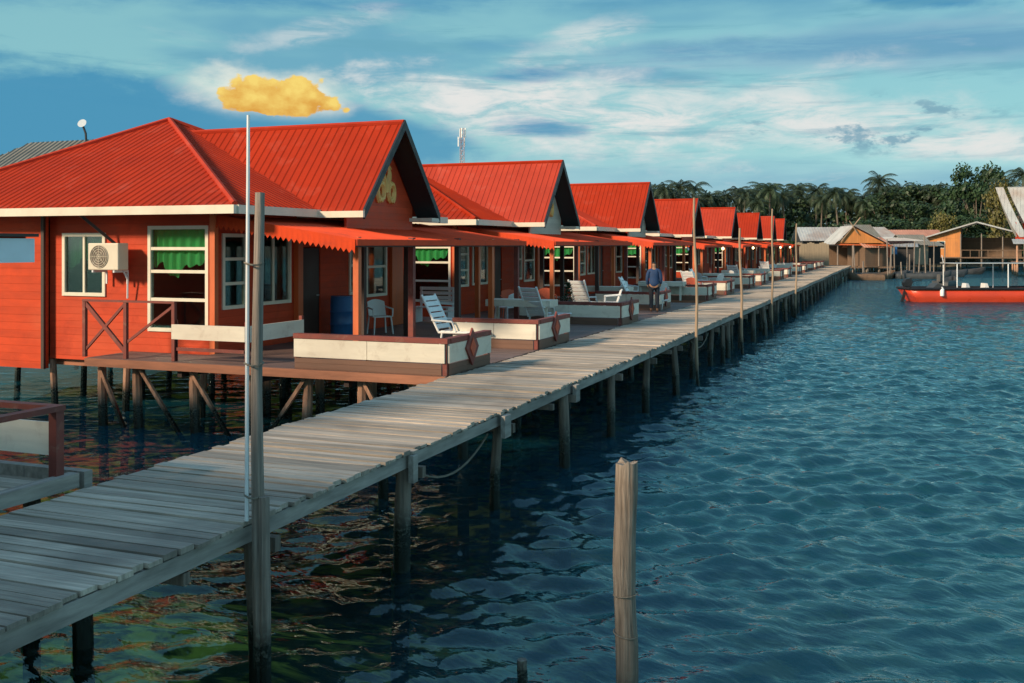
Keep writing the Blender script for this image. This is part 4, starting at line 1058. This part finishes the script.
for (x, ty, dz) in ((905,186,190),(925,183,192),(945,184,190),(890,189,195),(915,200,180),(938,203,176)):
    tree('broadleaf_tree', BROAD[rnd.randrange(4)], (x-512)/1000, dz, ty, 'round leafy tree left of the tall dark tree above the tin roofs', 'round trees above the tin roofs', 1.15)
tree('broadleaf_tree', BROAD[1], (977-512)/1000, 172, 163, 'tallest dark leafy tree behind the orange hut', GB, .78)
tree('broadleaf_tree', BROAD[2], (962-512)/1000, 174, 182, 'dark leafy tree on the left flank of the tallest tree', GB, .9)
tree('broadleaf_tree', BROAD[0], (993-512)/1000, 176, 184, 'dark leafy tree on the right flank of the tallest tree', GB, .9)
tree('broadleaf_tree', YB[0], (942-512)/1000, 160, 214, 'yellowing small tree just behind the orange hut', GB, .8)
tree('broadleaf_tree', YB[0], (1001-512)/1000, 150, 184, 'yellow green tree touching the steep pale roof', GB, .55)
for k, (x, ty) in enumerate(((850,222),(872,219),(905,218),(925,220),(958,216),(985,214),(1010,222),(1040,205))):
    tree('broadleaf_tree', BROAD[k%4], (x-512)/1000, 168, ty, 'low leafy tree close behind the waterside huts', 'low trees behind the huts', 1.7)
for tp in TPL:
    for o in tp[:2]: bpy.data.objects.remove(o)
# dense undergrowth along the far shore
q = MB(); r5 = random.Random(9)
for k in range(26000):
    b = r5.uniform(-.02,.66); dz = r5.uniform(176,250); p = Vector(W(b, dz, .5+abs(r5.gauss(0,1))*2.3+ (7.0 if dz > 200 else 0)*r5.random()))
    nrm = Vector((r5.uniform(-1,1),r5.uniform(-1,.2),r5.uniform(-.2,1))).normalized(); u = nrm.orthogonal().normalized(); w = nrm.cross(u); sz = r5.uniform(.3,.8)
    q.add([p-u*sz,p-w*sz*.6,p+u*sz,p+w*sz*.6], [(0,1,2,3)])
tag(q.build('undergrowth', M['leaf']), 'dense low green undergrowth along the far shore', 'undergrowth', None, 'stuff')

# ------------------------------------------------------------------ land, seabed, water
gm = mat('sandy_soil', (.16,.14,.10), .9, .3, .1)
bm = MB(); n = 60; vs = []
for i in range(n+1):
    b = -2.2+4.4*i/n
    for dz, z in ((158,-1.6),(170,.2),(180,.6),(420,1.5),(1500,3),(4000,3)):
        x, y, _ = W(b*(1 if dz < 500 else 1.0), dz+6*math.sin(i*1.7)*(dz < 200)); vs.append((x,y,z))
bm.add(vs, [(6*i+k,6*i+k+1,6*i+k+7,6*i+k+6) for i in range(n) for k in range(5)])
tag(bm.build('ground', gm), 'low sandy shore beyond the water', None, None, 'structure')

def seabed_mat():
    m, b = new_mat('reef_seabed')
    pos = b.n('ShaderNodeNewGeometry').outputs['Position']
    sy = b.n('ShaderNodeSeparateXYZ'); b.set(sy.inputs[0], pos)
    n1 = b.noise(pos, 1.1, 6, .65, .6); n2 = b.noise(pos, .35, 4, .6); n3 = b.noise(pos, 5, 4, .6)
    c = b.mix(b.rng(n1, .46, .60, 0, 1, True), (.03,.06,.04), (.80,.76,.18))
    c = b.mix(b.rng(n2, .50, .62, 0, 1, True), c, (.05,.07,.05))
    c = b.mix(b.m('MULTIPLY', b.rng(n2, .44, .34, 0, .35, True), b.rng(sy.outputs[1], 7.5, 5.5)), c, (.45,.16,.06))
    c = b.mix(b.m('MULTIPLY', n3, .5), c, (.03,.04,.03))
    p = b.n('ShaderNodeBsdfDiffuse'); b.set(p.inputs[0], c); b.L.new(p.outputs[0], b.out.inputs[0])
    return m
q = MB(); nx, ny = 60, 60; vs = []
for i in range(nx+1):
    for j in range(ny+1):
        x = -40+90*i/nx; y = -20+200*j/ny
        sh = 1/(1+math.exp((x+3.2+.12*(y-8))/1.2))*1/(1+math.exp((y-13)/2.0))
        z = -1.75-2.2*(1-sh)+.15*math.sin(x*1.3)*math.sin(y*.9)+ 1.12*sh
        vs.append((x,y,z))
q.add(vs, [(i*(ny+1)+j,(i+1)*(ny+1)+j,(i+1)*(ny+1)+j+1,i*(ny+1)+j+1) for i in range(nx) for j in range(ny)])
tag(q.build('seabed', seabed_mat(), None, True), 'reef and sand below the shallow water', None, None, 'structure')

def water_mat():
    m, b = new_mat('sea_water')
    geo = b.n('ShaderNodeNewGeometry'); pos = geo.outputs['Position']
    v = b.map(pos, (1,1,1), (0,0,0), (0,0,R(18)))
    vs_ = b.map(v, (.55,1.25,1))
    h1 = b.noise(vs_, 3.0, 3, .55, .4); h2 = b.noise(vs_, .8, 3, .5, .3); h3 = b.noise(vs_, 9, 2, .5)
    h = b.m('ADD', b.m('ADD', b.m('MULTIPLY', h1, .07), b.m('MULTIPLY', h2, .08)), b.m('MULTIPLY', h3, .026))
    sx = b.n('ShaderNodeSeparateXYZ'); b.set(sx.inputs[0], pos)
    h = b.m('MULTIPLY', h, b.rng(sx.outputs[0], -9, -3.5, .5, 1, True))
    h = b.m('MULTIPLY', h, b.rng(sx.outputs[1], 16, 75, .42, 3.5))
    shal = b.m('MULTIPLY', b.rng(sx.outputs[0], -5.2, -1.5, 1, 0, True), b.rng(sx.outputs[1], 9, 16, 1, 0, True))
    bn = b.n('ShaderNodeBump'); bn.inputs['Strength'].default_value = .8; bn.inputs['Distance'].default_value = 1.0
    b.set(bn.inputs['Height'], h)
    f = b.n('ShaderNodeFresnel'); f.inputs[0].default_value = 1.5; b.L.new(bn.outputs[0], f.inputs[1])
    g = b.n('ShaderNodeBsdfGlossy'); b.set(g.inputs['Roughness'], b.rng(sx.outputs[1], 20, 70, .05, .10)); g.inputs[0].default_value = (.76,.99,1,1); b.L.new(bn.outputs[0], g.inputs['Normal'])
    d = b.n('ShaderNodeBsdfDiffuse'); d.inputs[0].default_value = (.0055,.062,.098,1)
    t = b.n('ShaderNodeBsdfTransparent'); t.inputs[0].default_value = (.74,.92,.70,1)
    x = b.n('ShaderNodeMixShader'); b.set(x.inputs[0], b.rng(shal, 0, 1, .35, .86))
    b.L.new(d.outputs[0], x.inputs[1]); b.L.new(t.outputs[0], x.inputs[2])
    y = b.n('ShaderNodeMixShader'); b.set(y.inputs[0], b.m('MULTIPLY', f.outputs[0], b.rng(sx.outputs[0], -9, -4.2, .5, 1, True))); b.L.new(x.outputs[0], y.inputs[1]); b.L.new(g.outputs[0], y.inputs[2])  # reflection weakened by position near the houses, holding back their red
    b.L.new(y.outputs[0], b.out.inputs[0])
    return m
def axis(lo_fine, hi_fine, step, lo, hi, gr):
    def grow(x, end, sg):
        s = step; out = []
        while x*sg < end*sg:
            s *= gr if s < .5 else 1.08
            x += sg*s; out.append(x)
        return out
    a = list(np.arange(lo_fine, hi_fine, step))
    return np.array(grow(a[0], lo, -1)[::-1] + a + grow(a[-1], hi, 1))
X = axis(-15, 7, .06, -3000, 3000, 1.015); Y = axis(4.5, 26, .06, -400, 3500, 1.008)
gx_, gy_ = np.meshgrid(X, Y, indexing='ij'); z = np.zeros_like(gx_); rs = np.random.RandomState(4)
for i in range(46):
    lam = .22*(1.25/.22)**(rs.rand()**1.15); k = 2*np.pi/lam; th = R(-70)+rs.normal(0, R(38)); ph = rs.rand()*6.28
    sl = .056*(lam/.5)**-.1
    sp_x = np.gradient(X)[:,None]; sp_y = np.gradient(Y)[None,:]
    fade = np.clip((lam/2.6-np.maximum(sp_x, sp_y))/(lam/6), 0, 1)
    z += fade*(sl/k)*1.25*(np.exp(np.sin(k*(gx_*np.cos(th)+gy_*np.sin(th))+ph+.9*np.sin(gx_*.9+i)+.8*np.sin(gy_*.8+i*2)+.5*np.sin(gx_*2.1+gy_*1.3+i*3)))-1.266)*.8
nxv, nyv = gx_.shape
z *= .72+.30*np.sin(gx_*.45+1.3*np.sin(gy_*.23))*np.sin(gy_*.31+1.1*np.sin(gx_*.27+2))+.12
z *= .30+.70/(1+np.exp(-(gx_+6.2)/1.1))
co = np.stack([gx_, gy_, z], -1).reshape(-1, 3)
idx = np.arange(nxv*nyv).reshape(nxv, nyv)
fc = np.stack([idx[:-1,:-1], idx[1:,:-1], idx[1:,1:], idx[:-1,1:]], -1).reshape(-1, 4)
me = bpy.data.meshes.new('water'); me.vertices.add(len(co)); me.vertices.foreach_set('co', co.ravel())
me.loops.add(fc.size); me.loops.foreach_set('vertex_index', fc.ravel().astype(np.int32))
me.polygons.add(len(fc)); me.polygons.foreach_set('loop_start', np.arange(0, fc.size, 4, dtype=np.int32))
me.update(calc_edges=True); me.polygons.foreach_set('use_smooth', [True]*len(fc))
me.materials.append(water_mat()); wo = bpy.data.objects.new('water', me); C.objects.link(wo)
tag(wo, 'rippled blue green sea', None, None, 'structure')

# ------------------------------------------------------------------ sky and light
SUN = Vector((-.50,-.75,.42)).normalized()
el = math.asin(SUN.z); az = math.atan2(SUN.x, SUN.y)
wd = bpy.data.worlds.new('World'); scene.world = wd; wd.use_nodes = True
wd.node_tree.nodes.clear(); b = NB(wd.node_tree)
wo_ = b.n('ShaderNodeOutputWorld'); bg = b.n('ShaderNodeBackground'); b.L.new(bg.outputs[0], wo_.inputs[0])
sky = b.n('ShaderNodeTexSky', sky_type='NISHITA'); sky.sun_disc = False; sky.sun_elevation = el; sky.sun_rotation = az
dv = b.n('ShaderNodeTexCoord').outputs['Generated']
sx = b.n('ShaderNodeSeparateXYZ'); b.set(sx.inputs[0], dv)
Az = b.m('MULTIPLY', b.m('ADD', b.m('ARCTAN2', sx.outputs[0], sx.outputs[1]), .37), 1000.0)      # milliradians
El = b.m('MULTIPLY', b.m('ARCSINE', sx.outputs[2]), 1000.0)
cv = b.n('ShaderNodeCombineXYZ'); b.set(cv.inputs[0], b.m('MULTIPLY', Az, .001)); b.set(cv.inputs[1], b.m('MULTIPLY', El, .001))
nA = b.noise(b.map(cv.outputs[0], (6,20,1)), 1, 6, .6, .3)          # streaky
nB = b.noise(b.map(cv.outputs[0], (16,34,1), (4,2,0)), 1, 6, .6, .2)
nC = b.noise(b.map(cv.outputs[0], (3,12,1), (9,1,0)), 1, 4, .55, .2)
dA = b.m('SUBTRACT', nA, .5); dB = b.m('SUBTRACT', nB, .5)
def blob(a0, e0, ra, re, rot=0, soft=.6, wa=1.0, wb=.8):
    c_, s_ = math.cos(R(rot)), math.sin(R(rot))
    u = b.m('SUBTRACT', Az, a0); v = b.m('SUBTRACT', El, e0)
    p = b.m('DIVIDE', b.m('ADD', b.m('MULTIPLY', u, c_), b.m('MULTIPLY', v, s_)), ra)
    q = b.m('DIVIDE', b.m('SUBTRACT', b.m('MULTIPLY', v, c_), b.m('MULTIPLY', u, s_)), re)
    r = b.m('SQRT', b.m('ADD', b.m('POWER', p, 2), b.m('POWER', q, 2)))
    r = b.m('ADD', r, b.m('ADD', b.m('MULTIPLY', dA, wa), b.m('MULTIPLY', dB, wb)))
    return b.rng(r, 1+soft*.5, 1-soft*.5, 0, 1, True)
TEAL = (.150,.345,.375); BLUE = (.048,.190,.325); PALE = (.28,.44,.51); WHITE = (.54,.53,.515); GREY = (.185,.315,.40)
nE = b.noise(b.map(cv.outputs[0], (9,42,1), (1,5,0), (0,0,R(-4))), 1, 9, .68, .6); nF = b.noise(b.map(cv.outputs[0], (5,60,1), (6,3,0), (0,0,R(3))), 1, 8, .66, .4)
brk = b.rng(nE, .36, .58, .12, 1, True); brk2 = b.rng(nF, .30, .56, .45, 1, True)
# clear sky, paler to the horizon
col = b.mix(b.rng(El, 10, 120, 0, 1, True), PALE, TEAL)
nish = b.mix(1.0, sky.outputs[0], (.10,.115,.105), 'MULTIPLY')
col = b.mix(.22, col, nish)
col = b.mix(b.rng(El, 270, 800, 0, .9, True), col, (.15,.27,.42))
col = b.mix(b.m('MULTIPLY', b.rng(nC, .50, .68, 0, 1, True), .5), col, BLUE)
for (a0,e0,ra,re,rot,soft,amt,cc,wa,wb) in (
    (-330,262,420,34,2,1.0,.85,BLUE,2.0,.9), (60,255,330,22,0,1.2,.7,BLUE,2,.8),
    (330,183,250,20,1,1.1,.80,GREY,1.8,.8), (330,186,190,11,-1,1.0,.55,BLUE,1.8,.8),
    (120,168,90,7,-4,1.0,.45,BLUE,2,1),
    (20,128,130,28,-9,1.2,1.0,WHITE,2.2,2.4), (-40,150,80,16,8,1.4,.7,WHITE,2.8,2.8), (225,128,250,23,-7,1.5,.75,WHITE,2.6,2.4),(330,105,170,15,-6,1.2,.75,WHITE,1.8,1.4),
    (265,150,75,14,14,1.1,.55,WHITE,2,1.4),(440,86,100,9,0,1.1,.6,WHITE,2,1.2),
    (-200,205,58,9,17,1.9,.42,WHITE,3.2,3.4),(75,203,50,12,15,1.7,.6,WHITE,2.4,2.4),(-10,196,60,6,0,1.3,.35,BLUE,2,1),
    (120,60,260,22,-3,1.6,.35,GREY,1.5,.6),(10,168,40,7,0,1,.7,BLUE,1.2,1),(30,116,40,8,-4,1.2,.85,BLUE,1.6,1.6),(10,168,42,5,0,1.2,.7,BLUE,2,2),(330,60,120,14,0,1.5,.22,BLUE,1.5,.6),
    (385,228,70,11,-7,.8,.95,BLUE,1.2,1.2)):
    col = b.mix(b.m('MULTIPLY', b.m('MULTIPLY', blob(a0,e0,ra,re,rot,soft,wa,wb), amt), brk if cc is WHITE else brk2), col, cc)
col = b.mix(b.m('MULTIPLY', b.m('MULTIPLY', b.rng(nF, .52, .66, 0, 1, True), b.rng(El, 30, 110)), .45), col, (.095,.255,.33))
col = b.mix(b.m('MULTIPLY', b.m('MULTIPLY', b.rng(nE, .55, .72, 0, 1, True), b.rng(El, 240, 60)), .30), col, WHITE)
for (a0,e0,ra,re,rot,soft,amt,cc,wa,wb) in ((-380,95,200,62,-7,.45,.95,(.046,.195,.320),.9,.9),(-170,112,140,28,-10,.6,.9,(.060,.215,.335),.9,.9)):
    col = b.mix(b.m('MULTIPLY', blob(a0,e0,ra,re,rot,soft,wa,wb), amt), col, cc)
# small dark wisps under the white bank on the right
wm = b.m('MULTIPLY', b.rng(nB, .545, .62, 0, 1, True), blob(345,112,125,28,-3,.8,.5,.3)); col = b.mix(b.m('MULTIPLY', wm, .85), col, (.13,.25,.32))
# sunlit golden cumulus
vo = b.n('ShaderNodeTexVoronoi'); b.set(vo.inputs['Vector'], b.map(cv.outputs[0], (62,80,1))); vo.inputs['Scale'].default_value = 1
nD = b.noise(b.map(cv.outputs[0], (55,75,1), (2,7,0)), 1, 5, .65)
puff = b.n('ShaderNodeTexVoronoi', feature='SMOOTH_F1'); b.set(puff.inputs['Vector'], b.map(cv.outputs[0], (70,85,1), (3,1,0))); puff.inputs['Scale'].default_value = 1
def cum(a0, e0, ra, re):      # cauliflower edge, flat base
    p = b.m('DIVIDE', b.m('SUBTRACT', Az, a0), ra); q = b.m('DIVIDE', b.m('SUBTRACT', El, e0), re)
    q = b.m('MULTIPLY', q, b.rng(q, -.2, .2, 1.7, 1.0))
    r = b.m('SQRT', b.m('ADD', b.m('POWER', p, 2), b.m('POWER', q, 2)))
    r = b.m('ADD', r, b.m('ADD', b.m('MULTIPLY', b.m('SUBTRACT', puff.outputs[0], .45), .75), b.m('MULTIPLY', b.m('SUBTRACT', nD, .5), .9)))
    return b.rng(r, 1.06, .90, 0, 1, True)
gold = b.m('MAXIMUM', b.m('MAXIMUM', cum(-250,140,34,21), cum(-212,139,34,24)), cum(-228,133,56,12))
halo = b.m('MAXIMUM', blob(-252,146,56,23,-4,1.0,.6,1.6), blob(-212,141,42,25,-4,1.0,.6,1.4))
col = b.mix(b.m('MULTIPLY', b.m('MULTIPLY', halo, b.rng(El, 118, 136)), .8), col, (.62,.60,.52))
gc = b.mix(b.rng(b.m('ADD', b.m('ADD', b.m('MULTIPLY', nD, .75), b.m('MULTIPLY', puff.outputs[0], .45)), b.rng(El, 122, 158, .12, -.12)), .35, .75, 0, 1), (.64,.46,.12), (.50,.245,.045))
col = b.mix(gold, col, gc)
hz = b.mix(b.rng(El, 0, 45, .55, 0, True), col, (.36,.50,.57))
low = b.mix(b.rng(El, -30, 0, 1, 0), hz, (.06,.12,.15))
fin = b.mix(1.0, low, (9.3,9.5,9.5), 'MULTIPLY')
bg.inputs[1].default_value = .1; b.L.new(fin, bg.inputs[0])
sl = bpy.data.lights.new('sun', 'SUN'); sl.energy = 3.1; sl.angle = R(7); sl.color = (1,.78,.55)
so = bpy.data.objects.new('sun', sl); C.objects.link(so); so.rotation_euler = SUN.to_track_quat('Z','Y').to_euler(); so.location = (-20,-20,30)

cam = bpy.data.cameras.new('camera'); co_ = bpy.data.objects.new('camera', cam); C.objects.link(co_)
co_.location = (0,0,CAMZ); co_.rotation_euler = (R(90),0,math.atan2(st_, ct))
cam.sensor_width = 36; cam.lens = 35.16; cam.shift_y = -.0942; cam.clip_start = .1; cam.clip_end = 12000
scene.camera = co_
vs_ = scene.view_settings; vs_.view_transform = 'Standard'; vs_.look = 'None'; vs_.exposure = .65; vs_.gamma = 1; vs_.use_curve_mapping = False
scene.render.engine = 'CYCLES'
scene.cycles.use_denoising = True
scene.cycles.max_bounces = 8; scene.cycles.transparent_max_bounces = 12
